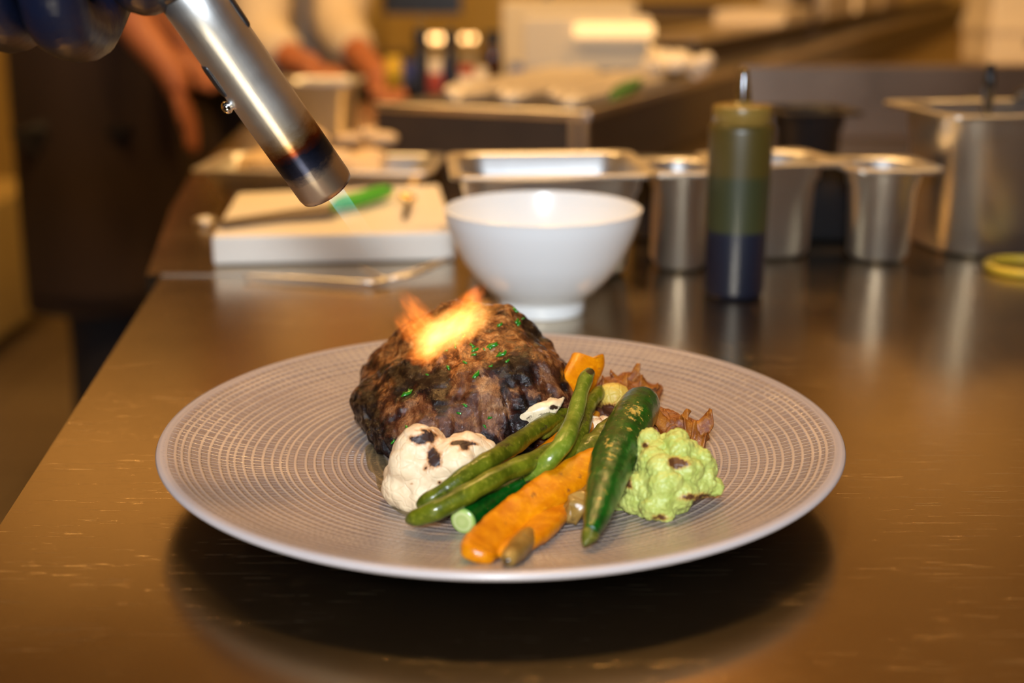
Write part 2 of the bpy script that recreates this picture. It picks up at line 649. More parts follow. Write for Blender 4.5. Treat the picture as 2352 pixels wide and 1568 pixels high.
# ------------------------------------------------------------------ the steak
def steak_mat():
    t = NT('seared_beef')
    v = t.coord()
    char = t.attr('char'); top = t.attr('top')
    streak = t.noise(t.coord((75, 75, 24)), 1.0, 6, 0.62, 0.8)
    grain = t.noise(t.coord((420, 420, 70)), 1.0, 5, 0.6, 0.3)
    blob = t.noise(v, 62, 8, 0.68, 0.5)
    fine = t.noise(v, 560, 5, 0.65)
    micro = t.noise(t.coord((1, 1, .5)), 1500, 3, 0.7)
    topblob = t.noise(v, 190, 9, 0.75, 0.8)
    side = t.ramp(streak, [(0.38, (0.014, 0.003, 0.0015)), (0.48, (0.075, 0.020, 0.006)), (0.58, (0.25, 0.105, 0.042)), (0.72, (0.42, 0.23, 0.115))])
    side = t.mix(t.ramp(grain, [(0.38, 1.0), (0.55, 0.0)]), side, t.mix(0.45, side, (0.10, 0.03, 0.012)))
    topc = t.ramp(topblob, [(0.36, (0.008, 0.003, 0.001)), (0.45, (0.085, 0.024, 0.006)), (0.54, (0.26, 0.095, 0.022)), (0.68, (0.55, 0.29, 0.11))])
    col = t.mix(top, side, topc)
    f = t.math('ADD', char, t.math('MULTIPLY', t.math('SUBTRACT', blob, 0.5), 2.6))
    f = t.math('ADD', f, t.math('MULTIPLY', t.math('SUBTRACT', streak, 0.56), -1.4))
    m1 = t.ramp(f, [(0.14, 0.0), (0.27, 0.92), (0.85, 0.97)])
    m2 = t.ramp(f, [(0.30, 0.0), (0.50, 1.0)])
    col = t.mix(m1, col, (0.030, 0.0055, 0.002))
    col = t.mix(m2, col, (0.0025, 0.0010, 0.0008))
    col = t.mix(t.ramp(micro, [(0.40, 0.45), (0.55, 0.0)]), col, (0.03, 0.008, 0.004))
    rough = t.math('ADD', 0.40, t.math('MULTIPLY', blob, 0.30))
    hb = t.math('ADD', t.math('ADD', t.math('MULTIPLY', fine, 0.22), t.math('MULTIPLY', micro, 0.04)), t.math('ADD', t.math('MULTIPLY', grain, 0.25), t.math('MULTIPLY', blob, 1.2)))
    t.set(color=col, rough=rough, normal=t.bump(hb, 0.0014, 1.0), coat=t.ramp(t.noise(v, 140, 5, .65), [(0.42, 0.15), (0.56, 1.0)]), coatr=0.035, spec=0.08)
    drop = t.noise(v, 800, 3, 0.6)
    b2 = t.bump(t.math('ADD', t.math('MULTIPLY', blob, 1.2), t.math('MULTIPLY', drop, .30)), 0.0015, 1.0)
    t.l(b2, t.b.inputs['Coat Normal'])
    return t.m


def lerp_tab(tab, x):
    if x <= tab[0][0]: return tab[0][1]
    for (a, va), (b, vb) in zip(tab, tab[1:]):
        if x <= b: return va + (vb - va) * (x - a) / (b - a)
    return tab[-1][1]


SC = Vector((-0.0225, 0.582, 0.0100))
HT = [(-.052, .019), (-.04, .0245), (-.0245, .0375), (-.004, .0500), (.011, .0525), (.02, .0510), (.034, .0445), (.045, .037), (.053, .027)]
HT_ = [(-0.052, .026), (-0.046, .032), (-0.034, .041), (-0.018, .0515), (-0.004, .0585), (0.008, .0600), (0.020, .0565), (0.032, .049), (0.044, .040), (0.055, .03)]


def make_steak():
    bm = bmesh.new()
    bmesh.ops.create_icosphere(bm, subdivisions=7, radius=1)
    ax, ay = 0.050, 0.0495
    tops = {}
    for v in bm.verts:
        n = v.co.normalized()
        e = 3.4
        k = (abs(n.x) ** e + abs(n.y) ** e + abs(n.z) ** 4.2) ** (-1 / e)
        q = n * k
        x = q.x * ax; y = q.y * ay
        # left end tucked in toward the back at the foot
        zz = (q.z + 1) / 2
        h = lerp_tab(HT, x) * 1.03
        # the top face tilts: front edge lower than the back
        h *= 1 - 0.20 * max(0.0, -q.y) ** 1.2 - 0.06 * max(0, q.y)
        z = zz * h
        x *= 1.0 - 0.10 * (1 - zz) * (1 if x < 0 else 0.6)
        # bulge of the sides
        bul = sin(pi * min(1, max(0, zz))) * 0.06
        x *= 1 + bul; y *= 1 + bul
        y += 0.006 * (zz - 0.5) * 2
        p = Vector((x, y, z))
        th = atan2(q.y, q.x)
        sidef = max(0.0, min(1.0, (0.86 - q.z) / 0.45))
        s = noise.noise(Vector((th * 3.6 + zz * .5, 3.1, zz * 1.1)))
        s2 = noise.noise(Vector((th * 8.0 - zz * .8, 7.7, zz * 1.8)))
        groove = -max(0, 0.20 - abs(s)) * 0.012 - max(0, 0.16 - abs(s2)) * 0.005
        lump = noise.fractal(p * 38, 0.9, 2.1, 4) * 0.0042
        fine = noise.fractal(p * 200 + Vector((5, 1, 2)), 0.8, 2.2, 3) * 0.0008
        crust = max(0, noise.noise(p * 110)) * 0.0018
        out = Vector((q.x / 1, q.y / 1, 0.9 * q.z)).normalized()
        p += out * (groove * sidef + lump + fine + crust * (1 - sidef * 0.5) + 0.0015)
        if p.z < 0.0003: p.z = 0.0003 + 0.0
        # rotate slightly so the front face looks to the camera's left
        tops[v.index] = max(0.0, min(1.0, (q.z * 1.0 - 0.78) / 0.14))
        v.co = p
    bm.verts.ensure_lookup_table()
    o = frombm('seared_steak', bm, steak_mat())
    a = o.data.attributes.new('top', 'FLOAT', 'POINT')
    a.data.foreach_set('value', [tops[i] for i in range(len(o.data.vertices))])
    o.location = SC
    o.rotation_euler = (0, 0, radians(13))
    bpy.context.view_layer.update()
    spots = [(838, 930, 34, 60, .7), (850, 1010, 40, 60, .75), (905, 1055, 50, 40, .6), (935, 870, 40, 40, .5), (1000, 880, 42, 34, .75), (1012, 945, 20, 60, .35),
             (1105, 860, 32, 26, .55), (1160, 905, 14, 60, .4), (1190, 1000, 36, 46, .75), (1215, 930, 40, 34, .5), (1195, 860, 40, 34, .65),
             (1238, 770, 40, 30, .6), (1220, 740, 36, 20, .45), (1290, 870, 16, 60, .4), (1262, 950, 40, 26, .45), (880, 845, 40, 20, .4),
             (1100, 1010, 40, 20, .25), (1150, 840, 30, 14, .35),
             (1000, 820, 60, 24, -.3), (1120, 780, 60, 40, -.25), (1150, 955, 24, 50, -.3), (1010, 1000, 50, 34, -.4), (1262, 850, 22, 60, -.4),
             (1055, 915, 26, 50, -.3), (960, 985, 26, 40, -.25), (920, 1000, 20, 40, -.2), (1110, 930, 26, 60, -.3)]
    fieldattr(o, 'char', spots)
    tag(o, 'thick charred brown beef steak being flamed on the plate', 'steak')
    return o


steak = make_steak()
bpy.context.view_layer.update()


def bvh_of(o):
    dg = bpy.context.evaluated_depsgraph_get()
    bm = bmesh.new(); bm.from_object(o, dg); bm.transform(o.matrix_basis)
    t = BVHTree.FromBMesh(bm); bm.free(); return t


steak_bvh = bvh_of(steak)

# chopped parsley on the steak
M['herb'] = simple('chopped_parsley', (0.015, 0.15, 0.008), 0.25, var=0.5, scale=300)


def herbs():
    spots = [(1183, 715, 8), (1185, 740, 8), (1190, 745, 7), (1148, 748, 8), (1200, 733, 4), (1085, 797, 8), (1090, 806, 9), (1090, 815, 7), (1132, 795, 12), (1126, 800, 7),
             (1153, 816, 11), (1165, 832, 7), (1070, 834, 6), (1030, 846, 7), (935, 907, 13), (940, 903, 8), (1093, 863, 11), (982, 863, 5), (1128, 843, 5), (1070, 932, 7), (1057, 950, 6),
             (1125, 957, 6), (1113, 978, 5), (937, 986, 9), (905, 1016, 6), (1066, 775, 6), (1048, 797, 6), (1112, 805, 5), (1160, 812, 6), (1027, 806, 5)]
    first = []
    for i in range(4):
        rnd = random.Random(i)
        pts = [(-1, -.3), (-.3, -.75), (.5, -.6), (1.1, -.1), (.75, .3), (.95, .75), (.2, .5), (-.2, .9), (-.6, .35)]
        top, bot = [], []
        for (x, y) in pts:
            x *= rnd.uniform(.75, 1.1); y *= rnd.uniform(.5, 1.0)
            z = .25 * x * x - .2 * y * y
            top.append((x, y, z + .08)); bot.append((x, y, z - .06))
        c = (0, 0, .22); c2 = (0, 0, -.05)
        vs = top + bot + [c, c2]; n = len(top); fs = []
        for k in range(n):
            j = (k + 1) % n
            fs += [(k, j, 2 * n), (n + j, n + k, 2 * n + 1), (k, n + k, n + j, j)]
        first.append(mesh('herb_flake', vs, fs, M['herb']))
    for i, (px, py, r) in enumerate(spots):
        d = ray(px, py).normalized()
        hit, nor, idx, dist = steak_bvh.ray_cast(CAM, d)
        if hit is None: continue
        if i < 4: o = first[i]
        else:
            o = first[i % 4].copy(); COL.objects.link(o)
        s = r / FPX * dist * 1.15
        o.scale = (s, s * 0.8, s * .8)
        o.location = hit + nor * 0.0007
        q = (nor * .8 - d * .7).normalized().to_track_quat('Z', 'Y')
        o.rotation_mode = 'QUATERNION'
        from mathutils import Quaternion
        o.rotation_quaternion = q @ Quaternion((0, 0, 1), random.uniform(0, 6.28))
        tag(o, 'tiny chopped green herb flake stuck to the seared steak', 'herb', 'chopped herbs on the steak')


herbs()


def veg_mat(name, c1, c2, streak_c, sear_c, rough=0.4, bumpd=0.00022, scale=120, coat=0.55, blister_glint=None):
    t = NT(name)
    v = t.coord()
    sear = t.attr('sear')
    n1 = t.noise(v, scale, 5, 0.6)
    n2 = t.noise(v, scale * 4, 5, 0.65)
    n3 = t.noise(v, 1700, 3, 0.7)
    n4 = t.noise(v, 330, 6, 0.7)
    col = t.mix(t.ramp(n1, [(0.35, 0.0), (0.65, 1.0)]), c1, c2)
    if streak_c: col = t.mix(t.ramp(n2, [(0.56, 0.0), (0.70, 0.7)]), col, streak_c)
    f = t.math('ADD', sear, t.math('MULTIPLY', t.math('SUBTRACT', n4, 0.5), 1.8))
    if blister_glint:
        f2 = t.math('ADD', t.math('MULTIPLY', sear, .35), t.math('MULTIPLY', n4, 1.0))
        col = t.mix(t.ramp(f2, [(0.66, 0.0), (0.74, 0.9)]), col, blister_glint)  # golden specks: blisters plus warm glints put into the colour
        f = t.math('SUBTRACT', f, .75)
    col = t.mix(t.ramp(f, [(0.38, 0.0), (0.66, 0.95)]), col, sear_c)
    h = t.math('ADD', t.math('MULTIPLY', n3, 0.06), t.math('ADD', t.math('MULTIPLY', n2, .5), t.math('ADD', t.math('MULTIPLY', n4, 0.5), n1)))
    t.set(color=col, rough=rough, normal=t.bump(h, bumpd, 1.0), coat=coat, coatr=0.05, spec=0.15)
    return t.m


# ------------------------------------------------------------------ blobs (cauliflower, potato)
def blob(name, balls, mat, voxel=0.0007, parent=None, smooth_it=2, scale=None):
    bm = bmesh.new()
    for (c, r) in balls:
        rr = r if isinstance(r, tuple) else (r, r, r)
        m = Matrix.Translation(Vector(c)) @ Matrix.Diagonal((rr[0], rr[1], rr[2], 1))
        bmesh.ops.create_icosphere(bm, subdivisions=3, radius=1, matrix=m)
    o = frombm(name, bm, mat, parent)
    m = o.modifiers.new('r', 'REMESH'); m.mode = 'VOXEL'; m.voxel_size = voxel
    if smooth_it:
        s = o.modifiers.new('s', 'SMOOTH'); s.iterations = smooth_it; s.factor = 0.6
    bake(o)
    return o


def displace(o, fn):
    me = o.data
    nr = [v.normal.copy() for v in me.vertices]
    for v, n in zip(me.vertices, nr):
        v.co = fn(v.co.copy(), n)
    me.update()


def caul_mat(name, base, base2, sear1, sear2, bumpd=0.0004, vs=160, crack=True):
    t = NT(name)
    v = t.coord()
    sear = t.attr('sear')
    nz = t.noise(v, 620, 6, 0.7); n2 = t.noise(v, 110, 4, 0.6)
    col = t.mix(n2, base, base2)
    nb = t.noise(v, 230, 4, 0.6)
    f = t.math('ADD', t.math('MULTIPLY', sear, .72), t.math('ADD', t.math('MULTIPLY', t.math('SUBTRACT', nz, 0.5), 0.9), t.math('MULTIPLY', t.math('SUBTRACT', nb, 0.5), 1.1)))
    col = t.mix(t.ramp(f, [(0.20, 0.0), (0.50, 0.85)]), col, sear1)
    col = t.mix(t.ramp(f, [(0.50, 0.0), (0.62, 1.0)]), col, sear2)
    vo = t.n('ShaderNodeTexVoronoi', feature='DISTANCE_TO_EDGE'); vo.inputs['Scale'].default_value = vs
    wv = t.n('ShaderNodeVectorMath', operation='ADD')
    t.l(v, wv.inputs[0]); nv = t.n('ShaderNodeTexNoise', i_Scale=120.0); t.l(v, nv.inputs['Vector'])
    sc = t.n('ShaderNodeVectorMath', operation='SCALE'); sc.inputs['Scale'].default_value = 0.006
    t.l(nv.outputs['Color'], sc.inputs[0]); t.l(sc.outputs[0], wv.inputs[1]); t.l(wv.outputs[0], vo.inputs['Vector'])
    cr = t.ramp(vo.outputs['Distance'], [(0.0, 0.0), (0.09, 1.0)])
    h = t.math('ADD', t.math('MULTIPLY', cr, 0.55 if crack else .12), t.math('MULTIPLY', nz, 0.5))
    t.set(color=col, rough=0.5, normal=t.bump(h, bumpd, 0.8), sss=0.25, ssss=0.004, sssr=(1.0, 0.7, 0.4), coat=0.05, coatr=0.2)
    return t.m


M['cauli'] = caul_mat('pale_cauliflower', (0.68, 0.48, 0.28), (0.80, 0.62, 0.40), (0.45, 0.17, 0.04), (0.028, 0.009, 0.006), 0.0004, 170)
M['romanesco'] = caul_mat('green_cauliflower', (0.26, 0.34, 0.04), (0.58, 0.56, 0.17), (0.40, 0.20, 0.03), (0.10, 0.035, 0.008), 0.0003, 230, False)
M['potato_skin'] = caul_mat('roasted_potato_skin', (0.15, 0.030, 0.003), (0.38, 0.12, 0.014), (0.08, 0.017, 0.004), (0.035, 0.010, 0.004), 0.0011, 200)
M['potato_flesh'] = caul_mat('roasted_potato_flesh', (0.50, 0.32, 0.04), (0.62, 0.44, 0.09), (0.50, 0.24, 0.04), (0.10, 0.03, 0.01), 0.0004, 240)


def white_cauliflower():
    def P(px, py, h): return pp(px, py, h)
    balls = []
    # big foot lobe, left lobe, right lobe, stem toward the right under the beans
    for px, py, h, r in ((950, 1100, .010, .0125), (930, 1115, .008, .0095), (985, 1100, .011, .0125), (1000, 1120, .007, .0105), (945, 1138, .005, .008), (975, 1145, .005, .0075), (918, 1095, .010, .007),
                         (948, 1040, .022, .0088), (968, 1022, .025, .0088), (990, 1015, .024, .0066), (985, 1050, .020, .0095), (940, 1065, .018, .0098), (1010, 1075, .017, .0098), (935, 1040, .020, .007),
                         (1045, 1060, .020, .0100), (1075, 1040, .022, .0088), (1100, 1045, .020, .0082), (1060, 1030, .0225, .0070), (1098, 1020, .0215, .0052), (1045, 1090, .014, .0105), (1090, 1075, .015, .0095), (1110, 1060, .016, .008),
                         (1030, 1110, .010, .0095), (1070, 1100, .010, .0090)):
        balls.append((P(px, py, h), r))
    o = blob('cauliflower_floret', balls, M['cauli'], 0.0006, smooth_it=30)
    # lay it so nothing sinks into the plate
    def f(c, n):
        k = noise.noise(c * 240) * 0.0005 + noise.noise(c * 90) * 0.0012 + noise.noise(c * 600) * .00018
        c += n * k
        zb = plz(c.x, c.y) + 0.0002
        if c.z < zb: c.z = zb
        return c
    displace(o, f)
    fieldattr(o, 'sear', [(948, 1008, 15, 8, 1.0), (988, 1002, 19, 12, 1.2), (966, 1012, 13, 12, 1.0), (992, 1040, 14, 16, 1.1), (1000, 1060, 15, 16, 1.2), (980, 1074, 10, 7, .6),
                          (1062, 1015, 22, 7, 1.2), (1068, 1028, 12, 9, 1.3), (1092, 1020, 16, 5, .9), (1040, 1018, 10, 5, .9), (1010, 1108, 5, 4, .8), (945, 1110, 4, 4, .8), (970, 988, 24, 4, .5), (992, 1050, 28, 30, .12), (970, 1008, 44, 22, .12)])
    tag(o, 'pale cauliflower floret with charred spots leaning on the steak', 'cauliflower')
    return o


white_cauliflower()


def green_cauliflower():
    rnd = random.Random(4)
    big = [(1500, 1045, .020, .0095), (1545, 1055, .019, .0105), (1585, 1075, .014, .0098), (1470, 1090, .010, .0100), (1520, 1110, .012, .0125), (1560, 1110, .011, .0105),
           (1605, 1105, .009, .0085), (1440, 1125, .007, .0085), (1500, 1145, .006, .0100), (1535, 1060, .012, .012), (1480, 1060, .013, .008), (1540, 1150, .005, .006),
           (1455, 1155, .0045, .0055), (1625, 1115, .006, .005), (1515, 1165, .005, .0065)]
    balls = []
    for px, py, h, r in big:
        c = pp(px, py, h)
        balls.append((c, r * .82))
        n = int(16 * r / .01)
        for i in range(n):
            d = Vector((rnd.gauss(0, 1), rnd.gauss(0, 1) - .5, rnd.gauss(0, 1) + .4)).normalized()
            balls.append((c + d * r * .72, r * rnd.uniform(.30, .50)))
    o = blob('cauliflower_floret', balls, M['romanesco'], 0.00055, smooth_it=2)

    def f(c, n):
        c += n * (abs(noise.noise(c * 480)) * 0.0011 + noise.noise(c * 180) * 0.0006 + noise.noise(c * 1100) * .00022)
        zb = plz(c.x, c.y) + 0.0002
        if c.z < zb: c.z = zb
        return c
    displace(o, f)
    fieldattr(o, 'sear', [(1560, 1065, 24, 11, 1.4), (1548, 1056, 12, 9, 1.2), (1482, 1022, 10, 8, 1.2), (1440, 1105, 12, 16, 1.2), (1450, 1120, 8, 6, .4), (1590, 1142, 34, 9, 1.0), (1515, 1187, 30, 8, .9),
                          (1620, 1135, 16, 8, .5), (1480, 1170, 30, 8, .3)])
    tag(o, 'yellow-green cauliflower floret at the right end of the food', 'cauliflower')
    return o


green_cauliflower()


M['crisp'] = veg_mat('crisp_potato_skin', (0.15, 0.032, 0.003), (0.36, 0.12, 0.014), (0.5, 0.22, 0.04), (0.035, 0.010, 0.004), 0.45, bumpd=.0005, scale=160, coat=.25)


def potato(spec, label, sear, mat='potato_skin', seed=0, amp=0.0022, flakes=()):
    balls = [(pp(px, py, h), r) for px, py, h, r in spec]
    o = blob('roasted_potato', balls, M[mat], 0.0006, smooth_it=8)

    def f(c, n):
        q = c + Vector((seed, 0, 0))
        k = noise.fractal(q * 95, 0.8, 2.1, 3) * amp * .8 + (0.3 - abs(noise.noise(q * 120))) * amp * .35 + noise.noise(q * 500) * .00025
        c += n * k
        zb = plz(c.x, c.y) + 0.0002
        if c.z < zb: c.z = zb
        return c
    displace(o, f)
    fieldattr(o, 'sear', sear)
    tag(o, label, 'potato', 'roasted potato pieces on the plate')
    for (px, py, h, w, l, rot) in flakes:
        c = pp(px, py, h)
        vs, fs = [], []
        nu, nv = 18, 12
        for i in range(nu):
            for k in range(nv):
                u = i / (nu - 1) - .5; v = k / (nv - 1) - .5
                edge = 1 + .18 * noise.noise(Vector((u * 4, v * 4, px * .1)))
                x, y = u * l * edge, v * w * edge
                z = 2.6 * (u * u) * l * .6 - 2.2 * v * v * w + noise.noise(Vector((u * 6, v * 6, px))) * .0012
                vs.append(c + Vector((x * cos(rot) - y * sin(rot) * .5, x * sin(rot) * .3 + y * .6, z + y * .5 + x * sin(rot) * .7)))
        for i in range(nu - 1):
            for k in range(nv - 1):
                a = i * nv + k
                fs.append((a, a + 1, a + nv + 1, a + nv))
        fl_ = mesh('crisp_flake', vs, fs, M['crisp'])
        m = fl_.modifiers.new('s', 'SOLIDIFY'); m.thickness = .0007; m.offset = 0
        bake(fl_)
        fieldattr(fl_, 'sear', [(px + 10, py + 4, 14, 6, .6)])
        fl_.parent = o
    return o


potato([(1420, 905, .016, .009), (1460, 905, .014, .009), (1485, 905, .012, .007), (1500, 900, .012, .005), (1440, 885, .018, .006), (1405, 890, .018, .006), (1385, 920, .010, .010), (1450, 930, .008, .010)],
       'crisp brown roasted potato piece with a curled flake, behind the large green courgette', [(1490, 920, 20, 10, .5), (1400, 880, 20, 8, .5), (1440, 865, 20, 6, .3)],
       seed=1, flakes=[(1435, 868, .0235, .006, .014, .35), (1412, 884, .022, .007, .012, .1), (1492, 890, .019, .007, .010, -.6)])
pc = potato([(1410, 915, .021, .0075), (1425, 930, .017, .0075), (1440, 940, .013, .008), (1400, 935, .014, .008), (1398, 948, .012, .0085), (1430, 955, .010, .0085), (1380, 940, .013, .006)],
            'roasted potato chunk with a yellow cut face and browned underside, touching the bean tips', [(1425, 945, 50, 20, 1.3), (1390, 955, 40, 22, 1.2), (1460, 925, 14, 18, 1.2), (1375, 905, 10, 14, .8)],
            mat='potato_flesh', seed=2, amp=.0012)
potato([(1530, 985, .013, .0085), (1560, 1000, .012, .009), (1590, 1000, .012, .007), (1600, 990, .014, .005), (1510, 965, .017, .006), (1520, 1000, .010, .010), (1580, 1020, .008, .008), (1490, 990, .010, .010)],
       'dark crisp roasted potato piece above the green cauliflower', [(1550, 985, 24, 12, .7), (1590, 1005, 14, 26, .6), (1500, 975, 20, 14, .2), (1545, 970, 20, 5, .4)],
       seed=3, flakes=[(1540, 965, .0205, .009, .016, -.25), (1600, 972, .019, .009, .013, .3), (1608, 1000, .014, .010, .009, -.9)])
potato([(1362, 980, .016, .0050), (1375, 985, .014, .0045), (1350, 985, .013, .0045), (1385, 975, .014, .0045)],
       'small white potato cube browned along its lower edge, between the bean and the large courgette', [(1362, 1003, 40, 7, .9), (1340, 1000, 14, 10, .6), (1375, 962, 30, 5, .5)],
       mat='cauli', seed=4, amp=.0006)


# ------------------------------------------------------------------ sticks of vegetables
M['carrot'] = veg_mat('roasted_carrot', (0.47, 0.13, 0.001), (0.64, 0.225, 0.002), (0.72, 0.30, 0.005), (0.16, 0.05, 0.015), 0.34, coat=.35)
M['bean'] = veg_mat('grilled_bean', (0.048, 0.060, 0.002), (0.125, 0.140, 0.006), (0.22, 0.20, 0.02), (0.035, 0.02, 0.008))
M['bean_light'] = veg_mat('light_bean', (0.085, 0.135, 0.006), (0.175, 0.225, 0.020), (0.28, 0.30, 0.05), (0.04, 0.02, 0.008))
M['bean_dark'] = veg_mat('wilted_bean', (0.06, 0.065, 0.006), (0.15, 0.14, 0.012), (0.20, 0.17, 0.03), (0.03, 0.015, 0.006))
M['courgette'] = veg_mat('courgette_skin', (0.0003, 0.030, 0.0020), (0.0006, 0.070, 0.004), (0.002, 0.11, 0.006), (0.09, 0.06, 0.006), 0.4, bumpd=.00025, scale=150, coat=.8, blister_glint=(0.50, 0.33, 0.06))
M['courgette_cut'] = simple('courgette_flesh', (0.40, 0.42, 0.15), 0.3, var=0.25, scale=300)
M['asparagus'] = veg_mat('charred_tip', (0.16, 0.08, 0.015), (0.30, 0.17, 0.04), None, (0.02, 0.01, 0.005))


def veg(name, path, mat, label, cat, spots=(), group=None, **kw):
    """path: (px, py, height of the axis above the plate, radius)"""
    pts = [pp(a, b, h) for a, b, h, r in path]
    o = tube(name, pts, [r for *_, r in path], M[mat], **kw)
    if kw.get('jit') is None and False: pass
    me = o.data
    for v in me.vertices:
        zb = plz(v.co.x, v.co.y) + 0.0002
        if v.co.z < zb: v.co.z = zb
    fieldattr(o, 'sear', spots)
    if label: tag(o, label, cat, group)
    return o


# carrots
veg('carrot_slice', [(1098, 1274, .0035, .0058), (1104, 1262, .0038, .0072), (1150, 1215, .0055, .0076), (1220, 1160, .009, .0078), (1300, 1105, .012, .0080), (1375, 1065, .014, .0078), (1400, 1045, .015, .005)],
    'carrot', 'long orange carrot slice across the front, ending at the large courgette', 'carrot',
    [(1285, 1085, 10, 6, .8), (1225, 1135, 14, 9, .7), (1300, 1130, 16, 8, .6), (1330, 1095, 8, 5, .7), (1115, 1262, 20, 14, .45), (1240, 1165, 20, 6, .6), (1160, 1200, 8, 6, .5)], 'roasted carrot pieces', flat=.46, square=3.8, up=(0.3, -.6, 1), jit=.07)
veg('carrot_slice', [(1130, 1275, .0022, .0015), (1180, 1255, .0030, .0045), (1230, 1225, .0040, .0058), (1275, 1180, .0045, .0058), (1300, 1150, .005, .004)],
    'carrot', 'small orange carrot tip tucked under the long front carrot slice', 'carrot', [(1200, 1220, 8, 5, .4)], 'roasted carrot pieces', flat=.6, square=2.6, seed=3, jit=.04)
veg('carrot_slice', [(1350, 826, .036, .0076), (1350, 829, .0355, .0082), (1346, 840, .034, .0082), (1325, 880, .029, .0080), (1300, 930, .022, .0075), (1280, 965, .018, .006), (1262, 1000, .014, .004)],
    'carrot', 'upright orange carrot slice leaning beside the steak behind the beans', 'carrot', [(1375, 830, 6, 30, .6), (1310, 880, 5, 5, .3)], 'roasted carrot pieces', flat=.5, square=3.4, up=(0.15, -1, .35), seed=5, jit=.03, n=70)
veg('carrot_slice', [(1160, 1110, .006, .004), (1200, 1075, .009, .0055), (1260, 1040, .013, .006), (1330, 985, .017, .006), (1360, 950, .018, .004)],
    'carrot', 'orange carrot strip glimpsed between the crossing green beans', 'carrot', [(1290, 990, 6, 4, .4)], 'roasted carrot pieces', flat=.5, square=2.6, seed=7, jit=.03)

# beans
G = 'green beans piled in the middle of the plate'
veg('green_bean', [(966, 1160, .008, .0015), (975, 1152, .010, .0030), (1020, 1125, .0145, .0033), (1085, 1080, .0205, .0036), (1130, 1052, .0225, .0038), (1190, 1015, .021, .0040), (1250, 975, .021, .0040), (1310, 945, .020, .0036), (1340, 925, .020, .0020)],
    'bean', 'dark blistered green bean lying highest, along the cauliflower edge', 'green bean',
    [(1160, 1022, 24, 7, .7), (1010, 1128, 30, 9, .5), (1250, 985, 20, 12, .5), (1300, 955, 26, 10, .5), (1210, 1030, 14, 8, .4)], G, jit=.10, lump=.07, lfreq=7)
veg('green_bean', [(936, 1193, .004, .0010), (950, 1190, .0055, .0031), (1000, 1172, .010, .0040), (1080, 1130, .0155, .0041), (1150, 1090, .019, .0041), (1230, 1055, .020, .0039), (1290, 1025, .018, .0038), (1340, 1000, .016, .0024)],
    'bean', 'long bright green bean reaching furthest to the lower left', 'green bean',
    [(1232, 1052, 10, 6, .7), (1215, 1062, 6, 5, .5), (1158, 1100, 10, 6, .6), (945, 1205, 14, 6, .5), (1000, 1186, 20, 4, .35)], G, jit=.05, lump=.07, lfreq=8)
veg('green_bean', [(1207, 1100, .011, .0015), (1222, 1094, .013, .0031), (1262, 1055, .021, .0040), (1295, 1015, .026, .0041), (1318, 960, .029, .0038), (1332, 910, .033, .0034), (1345, 870, .036, .0033), (1354, 856, .037, .0026)],
    'bean_light', 'pale green bean standing steeply over the others with a burnt top end', 'green bean',
    [(1356, 853, 12, 7, 1.2), (1212, 1106, 12, 5, .8), (1250, 1090, 5, 5, .5)], G, jit=.035, lump=.05, lfreq=5)
veg('green_bean', [(1378, 892, .026, .0018), (1372, 905, .026, .0032), (1350, 935, .024, .0036), (1335, 985, .021, .0038), (1310, 1030, .018, .0036), (1270, 1085, .012, .003), (1255, 1096, .010, .001)],
    'bean', 'short curled green bean half hidden behind the steep pale one', 'green bean', [(1345, 960, 12, 22, .5), (1365, 940, 10, 10, .4)], G, jit=.10, lump=.05, lfreq=6, seed=2)
veg('green_bean', [(1303, 1060, .013, .0022), (1312, 1056, .014, .0036), (1340, 1032, .017, .0044), (1375, 1000, .020, .0046), (1405, 970, .022, .0038), (1425, 945, .022, .0015)],
    'bean_dark', 'wilted olive bean pod beside the large courgette', 'green bean', [(1385, 990, 24, 14, .4), (1350, 1020, 10, 14, .3)], G, jit=.16, lump=.08, lfreq=4, seed=9, flat=.7)
veg('green_bean', [(1245, 1000, .017, .002), (1262, 985, .018, .0034), (1300, 962, .018, .0036), (1345, 930, .018, .003), (1350, 922, .018, .001)],
    'bean_dark', 'shrivelled dark bean lying in the shadow below the topmost bean', 'green bean', [(1290, 970, 30, 10, .6)], G, jit=.15, seed=12)

# courgettes
zc = empty('baby_courgette', pp(1110, 1180, 0))
zpath = [(1064, 1196, .0048, .0052), (1082, 1180, .0054, .0058), (1130, 1150, .0065, .0062), (1180, 1122, .0075, .006), (1225, 1095, .008, .0055)]
pts = [pp(a, b, h) for a, b, h, r in zpath]
z1 = tube('skin', pts, [r for *_, r in zpath], M['courgette'], n=60, seg=32, jit=.03)
for v in z1.data.vertices: v.co.z = max(v.co.z, plz(v.co.x, v.co.y) + .0002)
fieldattr(z1, 'sear', [(1130, 1165, 14, 8, .3), (1180, 1140, 12, 4, .3)])
child_world(z1, zc)
d0 = (pts[0] - pts[1]).normalized()
_c = NT('courgette_cut_flesh'); _l = _c.n('ShaderNodeVectorMath', operation='LENGTH'); _c.l(_c.coord(), _l.inputs[0])
_col = _c.ramp(_c.math('MULTIPLY', _l.outputs['Value'], 180.0), [(0.0, (.48, .50, .20)), (.45, (.36, .42, .13)), (.62, (.52, .54, .24)), (.84, (.30, .42, .08)), (.96, (.03, .14, .012))])
_c.set(color=_c.mix(_c.math('MULTIPLY', _c.noise(_c.coord(), 700, 3), .5), _col, (.30, .34, .10)), rough=.3)
M['courgette_cut'] = _c.m
cutf = lathe('cut_face', [(0, .0008), (.0030, .0008), (.0048, .0005), (.0054, -.0004)], M['courgette_cut'], seg=32, loc=pts[0] + d0 * .0003, axis=d0)
child_world(cutf, zc)
tag(zc, 'small dark green courgette with a pale cut end, under the beans', 'courgette')

